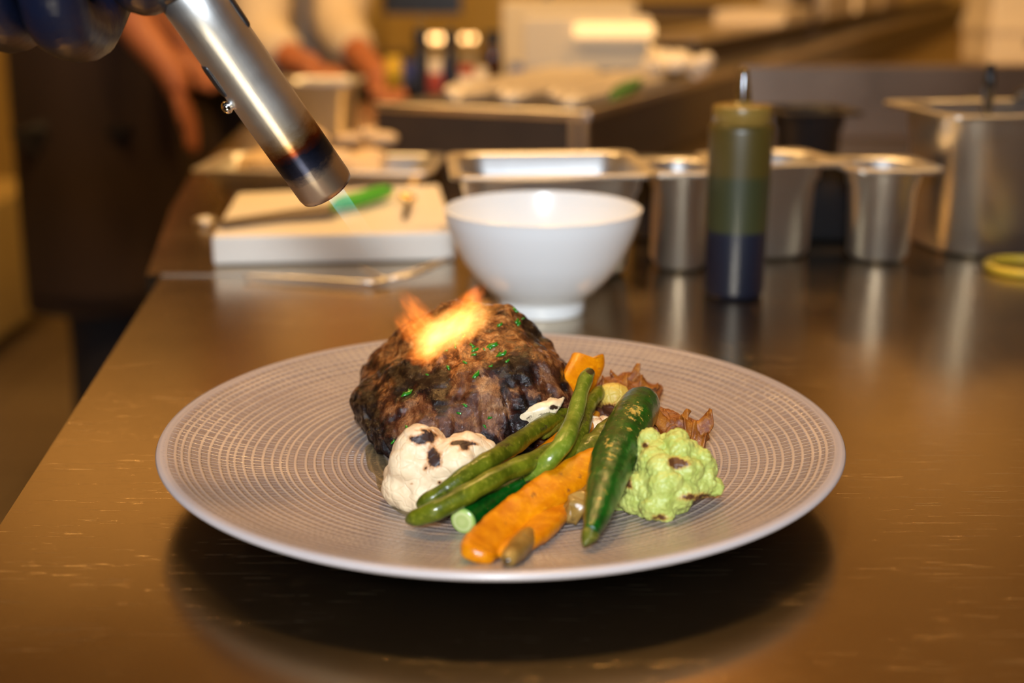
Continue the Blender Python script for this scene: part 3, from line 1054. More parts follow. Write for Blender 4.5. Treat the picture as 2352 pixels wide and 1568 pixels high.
bz = empty('baby_courgette', pp(1400, 1150, 0))
bpath = [(1480, 918, .026, .0055), (1472, 930, .0265, .0085), (1455, 960, .026, .0094), (1432, 1005, .0235, .0095), (1412, 1050, .021, .0093), (1395, 1100, .0175, .0080), (1380, 1150, .0135, .0064), (1368, 1195, .0095, .0046), (1356, 1222, .0068, .0030)]
pts = [pp(a, b, h) for a, b, h, r in bpath]
b1 = tube('skin', pts, [r for *_, r in bpath], M['courgette'], n=90, seg=40, jit=.035)
fieldattr(b1, 'sear', [(1455, 945, 34, 26, .55), (1400, 1020, 18, 20, .45), (1405, 1045, 14, 14, .5), (1440, 985, 20, 10, .35), (1380, 1150, 10, 14, .5), (1390, 1090, 8, 30, .3)])
child_world(b1, bz)
s1 = tube('stem', [pp(1362, 1216, .0078), pp(1356, 1226, .0062), pp(1348, 1240, .0042), pp(1341, 1253, .0025)], [.0028, .0034, .0024, .0006], M['bean_dark'], n=24, seg=16, jit=.05)
fieldattr(s1, 'sear', [])
child_world(s1, bz)
s1['label'] = 'yellow-green stem tip'
tag(bz, 'large glossy dark green baby courgette lying on top of the vegetables', 'courgette')

# charred tips
veg('charred_tip', [(1163, 1290, .0022, .001), (1170, 1283, .0032, .0030), (1190, 1260, .0040, .0042), (1212, 1232, .0042, .0036), (1222, 1222, .004, .0012)],
    'asparagus', 'brown charred vegetable tip at the lowest point of the food pile', 'vegetable', [(1165, 1290, 12, 12, .8), (1215, 1228, 10, 8, .3)], jit=.08)
veg('charred_floret', [(1298, 1192, .0025, .002), (1312, 1180, .0045, .0050), (1335, 1160, .006, .0056), (1360, 1130, .007, .004)],
    'asparagus', 'dark olive charred floret in the shade below the long carrot slice', 'vegetable', [(1310, 1195, 30, 14, .4)], jit=.30, seg=40)


# charred onion petal between the steak and the beans
def onion():
    t = NT('charred_onion')
    v = t.coord()
    sear = t.attr('sear')
    n1 = t.noise(v, 300, 5, .65)
    col = t.mix(t.noise(t.coord((300, 60, 300), (0, 0, .6)), 1, 3), (0.62, 0.46, 0.26), (0.80, 0.68, 0.46))
    f = t.math('ADD', sear, t.math('MULTIPLY', t.math('SUBTRACT', n1, .5), 1.4))
    col = t.mix(t.ramp(f, [(.42, 0.), (.58, 1.)]), col, (.03, .012, .006))
    t.set(color=col, rough=.35, normal=t.bump(n1, .0003))
    vs, fs = [], []
    nu, nv = 40, 14
    path = crom([tuple(pp(1205, 1000, .012)), tuple(pp(1222, 968, .020)), tuple(pp(1255, 935, .026)), tuple(pp(1290, 905, .028))], nu)
    for i, p in enumerate(path):
        w = .0100 * sin(pi * min(1, .15 + i / nu * .8))
        for j in range(nv):
            a = (j / (nv - 1) - .5) * 2.2
            wob = noise.noise(Vector((i * .25, j * .4, 2))) * .0008
            vs.append(Vector(p) + Vector((sin(a) * w * .8, -cos(a) * w * .25, cos(a) * w * .4 + wob)) + Vector((.0, 0, -.001)))
    for i in range(nu):
        for j in range(nv - 1):
            a = i * nv + j
            fs.append((a, a + 1, a + nv + 1, a + nv))
    o = mesh('onion_petal', vs, fs, t.m)
    m = o.modifiers.new('s', 'SOLIDIFY'); m.thickness = .0009; m.offset = 0
    bake(o)
    fieldattr(o, 'sear', [(1250, 952, 30, 8, .6), (1232, 968, 14, 8, .6), (1275, 935, 22, 8, .6), (1215, 960, 8, 8, .4)])
    tag(o, 'pale onion petal with charred edges between the steak and the beans', 'onion')


onion()


# jus on the plate
def jus():
    t = NT('meat_jus')
    t.set(color=(0.80, 0.68, 0.40), rough=0.04, trans=0.95, ior=1.36, normal=t.bump(t.noise(t.coord(), 330, 4), .0012))
    rnd = random.Random(3)
    outline = [(838, 1030), (852, 1020), (880, 1045), (905, 1080), (915, 1120), (960, 1150), (975, 1170), (935, 1185), (895, 1160), (868, 1120), (862, 1092), (845, 1075)]
    loop = crom(outline + [outline[0]], 60)[:-1]
    cx = sum(p[0] for p in loop) / 60; cy = sum(p[1] for p in loop) / 60
    vs, fs = [], []
    rings = 8
    for k in range(rings):
        f = 1 - k / rings
        for (x, y) in loop:
            hh = .0001 + .0011 * (1 - f ** 4)
            q = pp(cx + (x - cx) * f, cy + (y - cy) * f, 0)
            q.z += hh + .0003 * (1 - f) * noise.noise(q * 300)
            vs.append(q)
    q = pp(cx, cy, .0012); vs.append(q)
    for k in range(rings - 1):
        for i in range(60):
            j = (i + 1) % 60
            fs.append((k * 60 + i, k * 60 + j, (k + 1) * 60 + j, (k + 1) * 60 + i))
    for i in range(60): fs.append(((rings - 1) * 60 + i, (rings - 1) * 60 + (i + 1) % 60, len(vs) - 1))
    base = len(vs)
    o = mesh('meat_juice', vs, fs, t.m)
    tag(o, 'small glossy brown pool of meat juice beside the pale cauliflower', 'sauce')
    o['kind'] = 'stuff'


jus()


# ------------------------------------------------------------------ flame
def flame_mat(name, c_core, c_edge, strength, ns=2.4, thr=0.25):
    t = NT(name)
    t.t.nodes.remove(t.b)
    c = t.n('ShaderNodeTexCoord')
    nv = t.n('ShaderNodeTexNoise', i_Scale=ns, i_Detail=2.0); t.l(c.outputs['Object'], nv.inputs['Vector'])
    sub = t.n('ShaderNodeVectorMath', operation='SUBTRACT'); sub.inputs[1].default_value = (.5, .5, .5)
    t.l(nv.outputs['Color'], sub.inputs[0])
    sc = t.n('ShaderNodeVectorMath', operation='SCALE'); sc.inputs['Scale'].default_value = 1.25
    t.l(sub.outputs[0], sc.inputs[0])
    ad = t.n('ShaderNodeVectorMath', operation='ADD'); t.l(c.outputs['Object'], ad.inputs[0]); t.l(sc.outputs[0], ad.inputs[1])
    ln = t.n('ShaderNodeVectorMath', operation='LENGTH'); t.l(ad.outputs[0], ln.inputs[0])
    l0 = t.n('ShaderNodeVectorMath', operation='LENGTH'); t.l(c.outputs['Object'], l0.inputs[0])
    soft = t.ramp(l0.outputs['Value'], [(0.75, 1.0), (0.98, 0.0)])
    d = t.ramp(ln.outputs['Value'], [(0.05, 1.0), (0.5, 0.45), (0.95, 0.0)])
    f = t.math('MULTIPLY', d, soft)
    col = t.mix(f, c_edge, c_core)
    e = t.n('ShaderNodeEmission'); t.l(col, e.inputs[0]); t.l(t.math('MULTIPLY', f, strength), e.inputs[1])
    t.l(e.outputs[0], t.out.inputs['Volume'])
    t.m.cycles.volume_step_rate = 0.6
    return t.m


M['flame'] = flame_mat('flame_gas', (1.0, 0.62, 0.20), (1.0, 0.30, 0.03), 165)
M['flame_red'] = flame_mat('flame_tip_gas', (1.0, 0.34, 0.05), (1.0, 0.15, 0.01), 150)


def tongue(px0, py0, px1, py1, wpx, depth, mat, parent, dd=0.0):
    a, b = dp(px0, py0, depth), dp(px1, py1, depth + dd)
    bm = bmesh.new(); bmesh.ops.create_icosphere(bm, subdivisions=4, radius=1)
    for v in bm.verts:   # teardrop
        k = 1 - 0.35 * v.co.z
        v.co.x *= k; v.co.y *= k
    o = frombm('flame_tongue', bm, M[mat])
    L = (b - a).length / 2; w = wpx / FPX * depth / 2
    o.location = (a + b) / 2
    o.rotation_mode = 'QUATERNION'; o.rotation_quaternion = (b - a).to_track_quat('Z', 'Y')
    o.scale = (w, w * .9, L)
    bpy.context.view_layer.update()
    if parent: child_world(o, parent)
    return o


fl = empty('flame', dp(1010, 770, .575))
tag(fl, 'bright orange flame licking over the top left of the steak', 'flame')
tongue(925, 822, 1135, 700, 120, .572, 'flame', fl)
tongue(945, 812, 1075, 705, 110, .563, 'flame', fl)
tongue(1000, 795, 1150, 685, 100, .582, 'flame', fl)
tongue(950, 830, 1030, 760, 90, .556, 'flame', fl)
tongue(1015, 800, 915, 660, 80, .580, 'flame_red', fl)
tongue(1000, 785, 1120, 645, 80, .592, 'flame_red', fl)
tongue(985, 800, 905, 715, 80, .575, 'flame_red', fl)
tongue(925, 825, 1020, 805, 70, .560, 'flame_red', fl)
tongue(1060, 720, 1110, 655, 60, .600, 'flame_red', fl)


# ------------------------------------------------------------------ torch
def torch():
    T0 = dp(752, 436, .560); T1 = dp(445, 0, .508)
    ax = (T1 - T0).normalized()
    root = empty('kitchen_torch', T0)
    tag(root, 'steel kitchen blow torch with a heat-blued nozzle pointing at the steak', 'torch')
    t = NT('heat_tinted_steel')
    c = t.n('ShaderNodeTexCoord'); sep = t.n('ShaderNodeSeparateXYZ'); t.l(c.outputs['Object'], sep.inputs[0])
    nz = t.noise(t.coord((60, 60, 120)), 1.5, 4, .65)
    z = t.math('ADD', sep.outputs[2], t.math('MULTIPLY', t.math('SUBTRACT', nz, .5), 0.010))
    zz = t.math('MULTIPLY', z, 20.0)   # 0..0.05 m
    col = t.ramp(zz, [(0.0, (0.10, 0.05, 0.06)), (0.04, (0.50, 0.42, 0.34)), (0.22, (0.55, 0.47, 0.38)), (0.34, (0.05, 0.06, 0.11)), (0.46, (0.02, 0.025, 0.05)),
                      (0.54, (0.16, 0.035, 0.01)), (0.62, (0.40, 0.26, 0.12)), (0.75, (0.72, 0.66, 0.56)), (1.0, (0.80, 0.79, 0.77))])
    pit = t.ramp(t.noise(t.coord((1, 1, 1)), 420, 3), [(.68, 0.), (.72, 1.)])
    r = t.math('ADD', .33, t.math('MULTIPLY', t.noise(t.coord((40, 40, 40)), 3, 3), .10))
    t.set(color=col, metal=1.0, rough=r, normal=t.bump(t.noise(t.coord((700, 700, 30)), 1, 3), .00008, .6))
    R = .01265
    L = (T1 - T0).length
    prof = [(R * .84, .03), (R * .86, .0015), (R * .90, .0002), (R * .96, .0006), (R, .003), (R, .02), (R, .06), (R, L - .012), (R * 1.0, L + .03), (0, L + .03)]
    noz = lathe('nozzle', prof, t.m, seg=72, loc=T0, axis=ax)
    child_world(noz, root)
    inner = lathe('inner_burner', [(0, .012), (R * .5, .012), (R * .5, .03), (R * .86, .03)], M['black'], seg=32, loc=T0, axis=ax)
    child_world(inner, root)
    q = ax.to_track_quat('Z', 'Y').to_matrix()
    # view-facing frame of the tube
    view = (CAM - (T0 + T1) / 2).normalized()
    side = ax.cross(view).normalized()          # toward one silhouette edge
    # make side point to the picture's left
    if side.x > 0: side = -side
    face = side.cross(ax).normalized()
    if face.dot(view) < 0: face = -face

    def on(dist, ang):   # ang 0 = facing camera, + = left edge
        return (face * cos(ang) + side * sin(ang))
    dark = M['black']
    for (d0_, d1_, ang) in ((.060, .075, radians(78)), (.078, .094, radians(-80))):
        n = on(0, ang)
        a = T0 + ax * d0_ + n * (R - .0003); b = T0 + ax * d1_ + n * (R - .0003)
        s = tube('air_slot', [a, a * .9 + b * .1, b * .9 + a * .1, b], [.0010, .0034, .0034, .0010], dark, n=20, seg=12, flat=.3, up=n)
        child_world(s, root)
    # screw on the left edge
    n = on(0, radians(82))
    p = T0 + ax * .0555 + n * R * .95
    k = lathe('screw_knob', [(0, .0046), (.0012, .0045), (.0024, .0036), (.0028, .0022), (.0022, .0012), (.0018, -.001)], steel('screw_steel', (.8, .8, .8), .1, amp=.02), seg=24, loc=p, axis=n)
    child_world(k, root)
    # collar, gas head and canister above the frame
    col_ = lathe('collar', [(R * 1.02, L - .006), (R * 1.25, L - .004), (R * 1.3, L + .012), (R * 1.1, L + .016), (0, L + .016)], M['black'], seg=40, loc=T0 + ax * .012, axis=ax)
    child_world(col_, root)
    g0 = T0 + ax * (L + .03)
    CA = Vector((-1, -.08, .10)).normalized()
    body = tube('torch_body', [g0 - ax * .014, g0 - ax * .004, g0 + ax * .006 + CA * .006, g0 + CA * .020, g0 + CA * .030], [.0125, .0135, .0150, .0140, .0140], M['black'], n=30, seg=32)
    child_world(body, root)
    can = lathe('gas_canister', [(0, 0), (.012, 0), (.014, .006), (.026, .014), (.0285, .022), (.0285, .118), (.025, .124), (0, .124)], simple('canister_paint', (.02, .02, .03), .3), seg=48, loc=g0 + CA * .026, axis=CA)
    child_world(can, root)
    # the faint blue jet out of the nozzle
    j = NT('gas_jet')
    j.t.nodes.remove(j.b)
    e = j.n('ShaderNodeEmission'); e.inputs[0].default_value = (.10, .55, .75, 1)
    c = j.n('ShaderNodeTexCoord'); sp = j.n('ShaderNodeSeparateXYZ'); j.l(c.outputs['Object'], sp.inputs[0])
    # stronger in the sheath and near the nozzle
    rad = j.math('SQRT', j.math('ADD', j.math('MULTIPLY', sp.outputs[0], sp.outputs[0]), j.math('MULTIPLY', sp.outputs[1], sp.outputs[1])))
    sh = j.ramp(j.math('MULTIPLY', rad, 230), [(0.0, .12), (.7, .25), (.95, 1.0)])
    fall = j.ramp(j.math('MULTIPLY', sp.outputs[2], 25.0), [(0.0, 1.0), (.30, .55), (.5, .12), (1.0, .05)])
    j.l(j.math('MULTIPLY', j.math('MULTIPLY', sh, fall), 120.0), e.inputs[1])
    j.l(e.outputs[0], j.out.inputs['Volume'])
    jet = lathe('gas_jet', [(0, -.006), (.0044, -.006), (.0042, .008), (.0038, .04), (0, .041)], j.m, seg=32, loc=T0 + side * -.002, axis=-ax)
    tag(jet, 'thin blue gas jet shooting out of the torch nozzle', 'flame')
    return T0, T1, ax, side, face, R, g0


T0, T1, TAX, TS, TF, TR, G0 = torch()
CAN_AX = Vector((-1, -.08, .10)).normalized()


# ------------------------------------------------------------------ people
def person(name, label, loc, parts_fn):
    root = empty(name, loc)
    tag(root, label, 'person')
    parts_fn(root)
    return root


def rel(root, chains):
    return chains


def glove_mat():
    t = NT('black_nitrile_glove')
    w = t.noise(t.coord((1, 1, 1)), 60, 4, .6)
    t.set(color=(0.003, 0.005, 0.016), rough=.38, normal=t.bump(w, .002, .7), spec=.35)
    return t.m


M['glove'] = glove_mat()


def torch_chef(root):
    o = root.location
    # body: one continuous figure standing left of the frame, right arm reaching to the torch
    def C(*p): return (p[0] - o.x, p[1] - o.y, p[2] - o.z, p[3])
    hip = C(-.80, .30, .08, (.15, .12)); waist = C(-.80, .30, .20, (.14, .10)); chest = C(-.79, .30, .42, (.17, .11)); neck0 = C(-.79, .30, .58, (.09, .07))
    neck = C(-.79, .31, .65, .052); head = C(-.775, .32, .72, .075); head2 = C(-.77, .32, .79, .085)
    shR = C(-.68, .34, .52, .062); elR = C(-.56, .38, .34, .044); wrR = C(-.285, .475, .275, .021)
    shL = C(-.90, .24, .52, .062); elL = C(-.88, .20, .25, .044); wrL = C(-.76, .30, .05, .028); haL = C(-.72, .33, .0, .035)
    kR = C(-.76, .30, -.42, .065); aR = C(-.76, .28, -.80, .042); tR = C(-.64, .30, -.86, .035)
    kL = C(-.86, .22, -.42, .065); aL = C(-.88, .20, -.80, .042); tL = C(-.76, .22, -.86, .035)
    hR = C(-.78, .34, -.02, .10); hL = C(-.84, .24, -.02, .10)
    b = skin('body', [[hip, waist, chest, neck0, neck, head, head2], [chest, shR, elR, wrR, C(-.250, .483, .273, .013)], [chest, shL, elL, wrL, haL], [hip, hR, kR, aR, tR], [hip, hL, kL, aL, tL]], M['skin'], root)
    g = 1.0
    def big(p, k): return (p[0], p[1], p[2], (p[3][0] * k, p[3][1] * k) if isinstance(p[3], tuple) else p[3] * k)
    skin('jacket', [[big(hip, 1.06), big(waist, 1.1), big(chest, 1.08), big(neck0, 1.05)], [big(chest, 1.08), big(shR, 1.15), big(elR, 1.2), tuple(list(Vector(elR[:3]) * .45 + Vector(wrR[:3]) * .55) + [.044]), tuple(list(Vector(elR[:3]) * .06 + Vector(wrR[:3]) * .94) + [.038])],
                    [big(chest, 1.08), big(shL, 1.15), big(elL, 1.2), big(wrL, 1.15)]], M['black_cloth'], root)
    skin('trousers', [[big(hip, 1.07), big(hR, 1.1), big(kR, 1.15), big(aR, 1.25)], [big(hip, 1.07), big(hL, 1.1), big(kL, 1.15), big(aL, 1.25)]], M['black_cloth'], root)
    for (a_, t_) in ((aR, tR), (aL, tL)):
        z_ = .0
        skin('shoe', [[(a_[0] - .02, a_[1], .055, .050), (a_[0] * .5 + t_[0] * .5, a_[1] * .5 + t_[1] * .5, .050, .050), (t_[0] + .04, t_[1], .042, .040)]], M['black'], root)
    skin('hair', [[(head2[0] - .01, head2[1], head2[2] + .0, .088), (head2[0] - .015, head2[1], head2[2] + .035, .07)]], M['hair'], root)
    # the gloved hand closed round the canister
    A = CAN_AX; U = Vector((0, 0, 1)); U = (U - A * U.dot(A)).normalized(); F = A.cross(U)
    if F.y > 0: F = -F           # F points to the camera
    c0 = G0 - o
    def P(s, ang, r): return c0 + A * s + (U * cos(ang) + F * sin(ang)) * r
    ch = []
    k1 = tuple(P(.028, radians(-35), .044)) + ((.018, .030),)
    k0 = tuple(P(.072, radians(-10), .050)) + ((.024, .032),)
    wr = tuple(wrR[:3]) + (.031,)
    cuff = tuple(list(Vector(wrR[:3]) * .82 + Vector(elR[:3]) * .18) + [.036])
    ch.append([cuff, wr, k0, k1])
    # fingers: over the far side, under, tips on the near side
    for i, (s_, rr, r, a_end) in enumerate(((-.004, .0225, .0125, 262), (.022, .041, .0145, 275), (.048, .040, .0140, 268), (.074, .038, .0125, 255))):
        pts = [k1 if i < 2 else k0]
        for q, a in enumerate((-75, -120, -165, -215, -a_end)):
            pts.append(tuple(P(s_ + .002 * q, radians(a), rr + .001)) + (r * (1.05, 1.05, 1.0, .95, .8)[q],))
        ch.append(pts)
    ch.append([k0, tuple(P(.055, radians(30), .046)) + (.014,), tuple(P(.022, radians(55), .041)) + (.012,), tuple(P(-.004, radians(62), .032)) + (.0095,)])
    gl = skin('glove', ch, M['glove'], root)
    gl['label'] = 'black nitrile glove gripping the torch'


person('person', 'person in black clothes left of the counter, gloved hand holding the torch', (-.80, .30, FZ), torch_chef)


def worker(o, face, apron_mat, shirt_mat, trouser_mat, armR, armL, lean=0.0, sleeve=0.0):
    """a standing cook.  face: unit xy direction; armR/armL: (elbow, wrist, finger) world points"""
    def fn(root):
        fx, fy = face
        sx, sy = fy, -fx      # to the figure's right
        def P(f, s, z, r): return (fx * f + sx * s, fy * f + sy * s, z, r)
        hip = P(0, 0, .93, (.12, .15)); waist = P(.02 + lean * .2, 0, 1.08, (.105, .13)); chest = P(.04 + lean * .7, 0, 1.30, (.12, .165)); nk0 = P(.04 + lean, 0, 1.45, (.07, .09))
        nk = P(.05 + lean * 1.1, 0, 1.51, .052); hd = P(.08 + lean * 1.2, 0, 1.58, .075); hd2 = P(.085 + lean * 1.25, 0, 1.65, .088)
        sR = P(.04 + lean * .9, .17, 1.40, .06); sL = P(.04 + lean * .9, -.17, 1.40, .06)
        hR = P(0, .08, .82, .095); hL = P(0, -.08, .82, .095)
        kR = P(.02, .09, .48, .062); kL = P(.02, -.09, .48, .062)
        aR = P(-.02, .09, .09, .042); aL = P(-.02, -.09, .09, .042); tR = P(.12, .10, .04, .036); tL = P(.12, -.10, .04, .036)
        def A(p, r):
            q = Vector(p) - root.location; return (q.x, q.y, q.z, r)
        aRc = [sR, A(armR[0], .040), A(armR[1], .026), A(armR[2], .028)]
        aLc = [sL, A(armL[0], .044), A(armL[1], .028), A(armL[2], .03)]
        skin('body', [[hip, waist, chest, nk0, nk, hd, hd2], [chest] + aRc, [chest] + aLc, [hip, hR, kR, aR, tR], [hip, hL, kL, aL, tL]], M['skin'], root)
        def fingers(w, h):
            w, h = Vector(w) - root.location, Vector(h) - root.location
            d = (h - w).normalized(); s = d.cross(Vector((0, 0, 1))).normalized()
            out = []
            for i, ln in enumerate((.040, .048, .045, .036)):
                b0 = h + s * (.022 - .0145 * i) + d * .012
                c1 = b0 + d * ln * .6 + Vector((0, 0, -.012)); c2 = b0 + d * ln + Vector((0, 0, -.034))
                out.append([tuple(h) + (.022,), tuple(b0) + (.0095,), tuple(c1) + (.009,), tuple(c2) + (.007,)])
            t0 = h - d * .01 + s * .028; out.append([tuple(h) + (.022,), tuple(t0) + (.011,), tuple(t0 + d * .035 + Vector((0, 0, -.02))) + (.008,)])
            return out
        skin('hand', fingers(armR[1], armR[2]), M['skin'], root, sub=1)
        skin('hand', fingers(armL[1], armL[2]), M['skin'], root, sub=1)
        def big(p, k): return (p[0], p[1], p[2], (p[3][0] * k, p[3][1] * k) if isinstance(p[3], tuple) else p[3] * k)
        ch = [[big(P(0, 0, .86, (.125, .16)), 1.12), big(hip, 1.18), big(waist, 1.25), big(chest, 1.2), big(nk0, 1.1)]]
        for c in (aRc, aLc):
            m = Vector(c[0][:3]) * .12 + Vector(c[1][:3]) * .88
            ch.append([big(chest, 1.2), big(c[0], 1.3), tuple(m) + (.066,)] + ([big(c[1], 1.4), tuple(Vector(c[1][:3]) * (1 - sleeve) + Vector(c[2][:3]) * sleeve) + (.045,)] if sleeve else []))
        skin('shirt', ch, shirt_mat, root)
        skin('trousers', [[big(hip, 1.06), big(hR, 1.1), big(kR, 1.25), big(aR, 1.4)], [big(hip, 1.06), big(hL, 1.1), big(kL, 1.25), big(aL, 1.4)]], trouser_mat, root)
        for (a_, t_) in ((aR, tR), (aL, tL)):
            d_ = (Vector(t_[:3]) - Vector(a_[:3]))
            skin('shoe', [[(a_[0] - fx * .02, a_[1] - fy * .02, .055, .050), (a_[0] + d_.x * .5, a_[1] + d_.y * .5, .050, .050), (t_[0] + fx * .05, t_[1] + fy * .05, .042, .040)]], M['black'], root)
        skin('hair', [[(hd2[0] - fx * .015, hd2[1] - fy * .015, hd2[2] + .0, .090), (hd2[0] - fx * .02, hd2[1] - fy * .02, hd2[2] + .04, .07)]], M['hair'], root)
        if apron_mat:
            # a wrap of cloth round the hips down to above the knee
            vs, fs = [], []
            nz_, na = 14, 40
            for i in range(nz_):
                t = i / (nz_ - 1); z = 1.13 - t * .62
                for k in range(na):
                    a = 2 * pi * k / na
                    rf = .142 + .012 * t + .008 * sin(5 * a + 2 * t) * t; rs = .185 + .01 * t
                    f = cos(a) * rf + .01; s = sin(a) * rs
                    vs.append((fx * f + sx * s, fy * f + sy * s, z + .008 * noise.noise(Vector((a, t, 1)))))
            for i in range(nz_ - 1):
                for k in range(na):
                    j = (k + 1) % na
                    fs.append((i * na + k, i * na + j, (i + 1) * na + j, (i + 1) * na + k))
            ap = mesh('apron', vs, fs, apron_mat, root)
            m = ap.modifiers.new('s', 'SOLIDIFY'); m.thickness = .004
            bake(ap)
    return fn


# cook in the brown apron, side on, at the left
pa = yp(222, 400, 2.45)
person('person', 'person in a dark brown apron standing at the left, bare forearm reaching right', (pa.x, 2.45, FZ),
       worker(None, (.995, .10), M['brown_cloth'], M['black_cloth'], M['black_cloth'],
              (yp(290, 40, 2.25), yp(400, 170, 2.22), yp(420, 230, 2.22)), (yp(280, 0, 2.42), yp(380, 60, 2.38), yp(440, 120, 2.35)), lean=.14))
# cook in cream at the middle
pb = yp(655, 100, 3.0)
person('person', 'person in a cream jacket leaning over the far counter behind the torch', (pb.x, 3.0, FZ),
       worker(None, (.80, -.60), None, M['cream_cloth'], M['black_cloth'],
              (yp(600, 90, 2.45), yp(690, 150, 2.35), yp(735, 158, 2.32)), (yp(770, 60, 2.70), yp(845, 150, 2.50), yp(885, 190, 2.42)), lean=.10, sleeve=.75))


# ------------------------------------------------------------------ bowl
def bowl():
    b = gp(1245, 712)
    R = .0655
    prof = [(0, .006), (.020, .006), (.024, .0005), (.027, 0), (.0285, .001), (.029, .0085), (.031, .011), (.042, .021), (.052, .034), (.059, .048), (.0635, .060), (R, .0690),
            (R + .0004, .0700), (R - .0008, .0706), (R - .002, .070), (.061, .060), (.0565, .048), (.049, .0345), (.038, .022), (.026, .0135), (.012, .011), (0, .0105)]
    fine = [prof[0]]
    pr = crom(prof, 110)
    o = lathe('bowl', pr, M['porcelain'], seg=128, loc=(b.x, b.y, 0.0))
    tag(o, 'plain white footed bowl standing behind the plate', 'bowl')


bowl()


# ------------------------------------------------------------------ gastronorm pans
def gn_pan(name, label, loc, w, d, h, rz, taper=.86, flange=.008, cr=.022, group='steel food pans on the counter', mat='steel', step=.2):
    root = None
    L = []
    t = .0008

    def loop(ww, dd, r, z): return [Vector((x, y, z)) for x, y in rrect(ww, dd, r, 8)]
    wi, di = w - 2 * flange, d - 2 * flange
    bw, bd = wi * taper, di * taper
    # outside, bottom up
    L.append(loop(bw - .016, bd - .016, cr, 0)); L.append(loop(bw - .006, bd - .006, cr, .001)); L.append(loop(bw, bd, cr, .005))
    zs = h * (1 - step)
    L.append(loop(wi - .007, di - .007, cr, zs - .003)); L.append(loop(wi - .003, di - .003, cr, zs)); L.append(loop(wi - .001, di - .001, cr, h - .004))
    L.append(loop(wi + .001, di + .001, cr, h - .002))
    fr = min(cr * .6, .012)
    L.append(loop(w - .001, d - .001, fr, h - .0025)); L.append(loop(w, d, fr, h - .0035)); L.append(loop(w + .001, d + .001, fr, h - .0025)); L.append(loop(w + .0008, d + .0008, fr, h - .0005))
    L.append(loop(w - .001, d - .001, fr, h)); L.append(loop(wi + .001, di + .001, cr, h - .0003)); L.append(loop(wi - .002, di - .002, cr, h - .002))
    L.append(loop(wi - .005, di - .005, cr, zs)); L.append(loop(wi - .009, di - .009, cr, zs - .003)); L.append(loop(bw - .002, bd - .002, cr, .006)); L.append(loop(bw - .012, bd - .012, cr, .002))
    o = loft(name, L, M[mat], cap0=True, cap1=True)
    o.location = loc; o.rotation_euler = (0, 0, rz)
    m = o.modifiers.new('b', 'EDGE_SPLIT'); m.split_angle = radians(50)
    tag(o, label, 'food pan', group)
    return o


def at_corner(px, py, z, w, d, rz, cx, cy):
    """centre of a pan whose rim corner (cx, cy in -1/1) is seen at a pixel"""
    p = gp(px, py, z)
    v = Vector((cx * w / 2, cy * d / 2, 0)); v.rotate(Matrix.Rotation(rz, 3, 'Z'))
    return (p.x - v.x, p.y - v.y, 0.0006)


Z1 = .078
gn_pan('food_pan', 'wide steel food pan directly behind the white bowl', at_corner(1035, 408, .080, .150, .13, radians(4), -1, -1), .150, .13, .080, radians(4), cr=.02)
gn_pan('food_pan', 'steel food pan between the white bowl and the squeeze bottle', at_corner(1488, 400, Z1, .062, .085, radians(2), -1, -1), .062, .085, Z1, radians(2), cr=.026)
gn_pan('food_pan', 'steel food pan half hidden behind the squeeze bottle', at_corner(1955, 374, Z1, .098, .085, radians(14), 1, -1), .098, .085, Z1, radians(14), cr=.03)
gn_pan('food_pan', 'small steel food pan between the bottle and the tall pan', at_corner(1957, 393, .076, .074, .075, radians(3), -1, -1), .074, .075, .076, radians(3), cr=.03, taper=.8)
gn_pan('food_pan', 'tall wide steel food pan at the right edge', at_corner(2184, 270, .114, .20, .13, radians(8), -1, -1), .20, .13, .114, radians(8), cr=.035, taper=.92)
gn_pan('food_pan', 'dark food pan behind the small pans at the right, below the tall pan rim', at_corner(1790, 262, .089, .085, .09, radians(4), -1, -1), .085, .09, .089, radians(4), cr=.03, mat='black')
bxp = gn_pan('food_container', 'low black plastic container hidden behind the small steel pans', (.205, 1.092, .0), .22, .065, .066, radians(0), cr=.02, taper=.96, flange=.005, mat='black', group=None)  # dark thing behind the pans, stretched to block golden reflections in their gaps
bxp['category'] = 'container'
M['divider_steel'] = steel('divider_steel', (.34, .27, .22), .42, (2, 2, 50))
dv = box('steel_divider', (1.3, .04, .098), M['divider_steel'], None, (.31 + .65, 1.77, .0), 0, bevel=.003)  # added low bar; its dim reflection makes the grey band behind the pan
tag(dv, 'low brushed steel divider standing on the counter behind the tall pan at the right', 'divider')


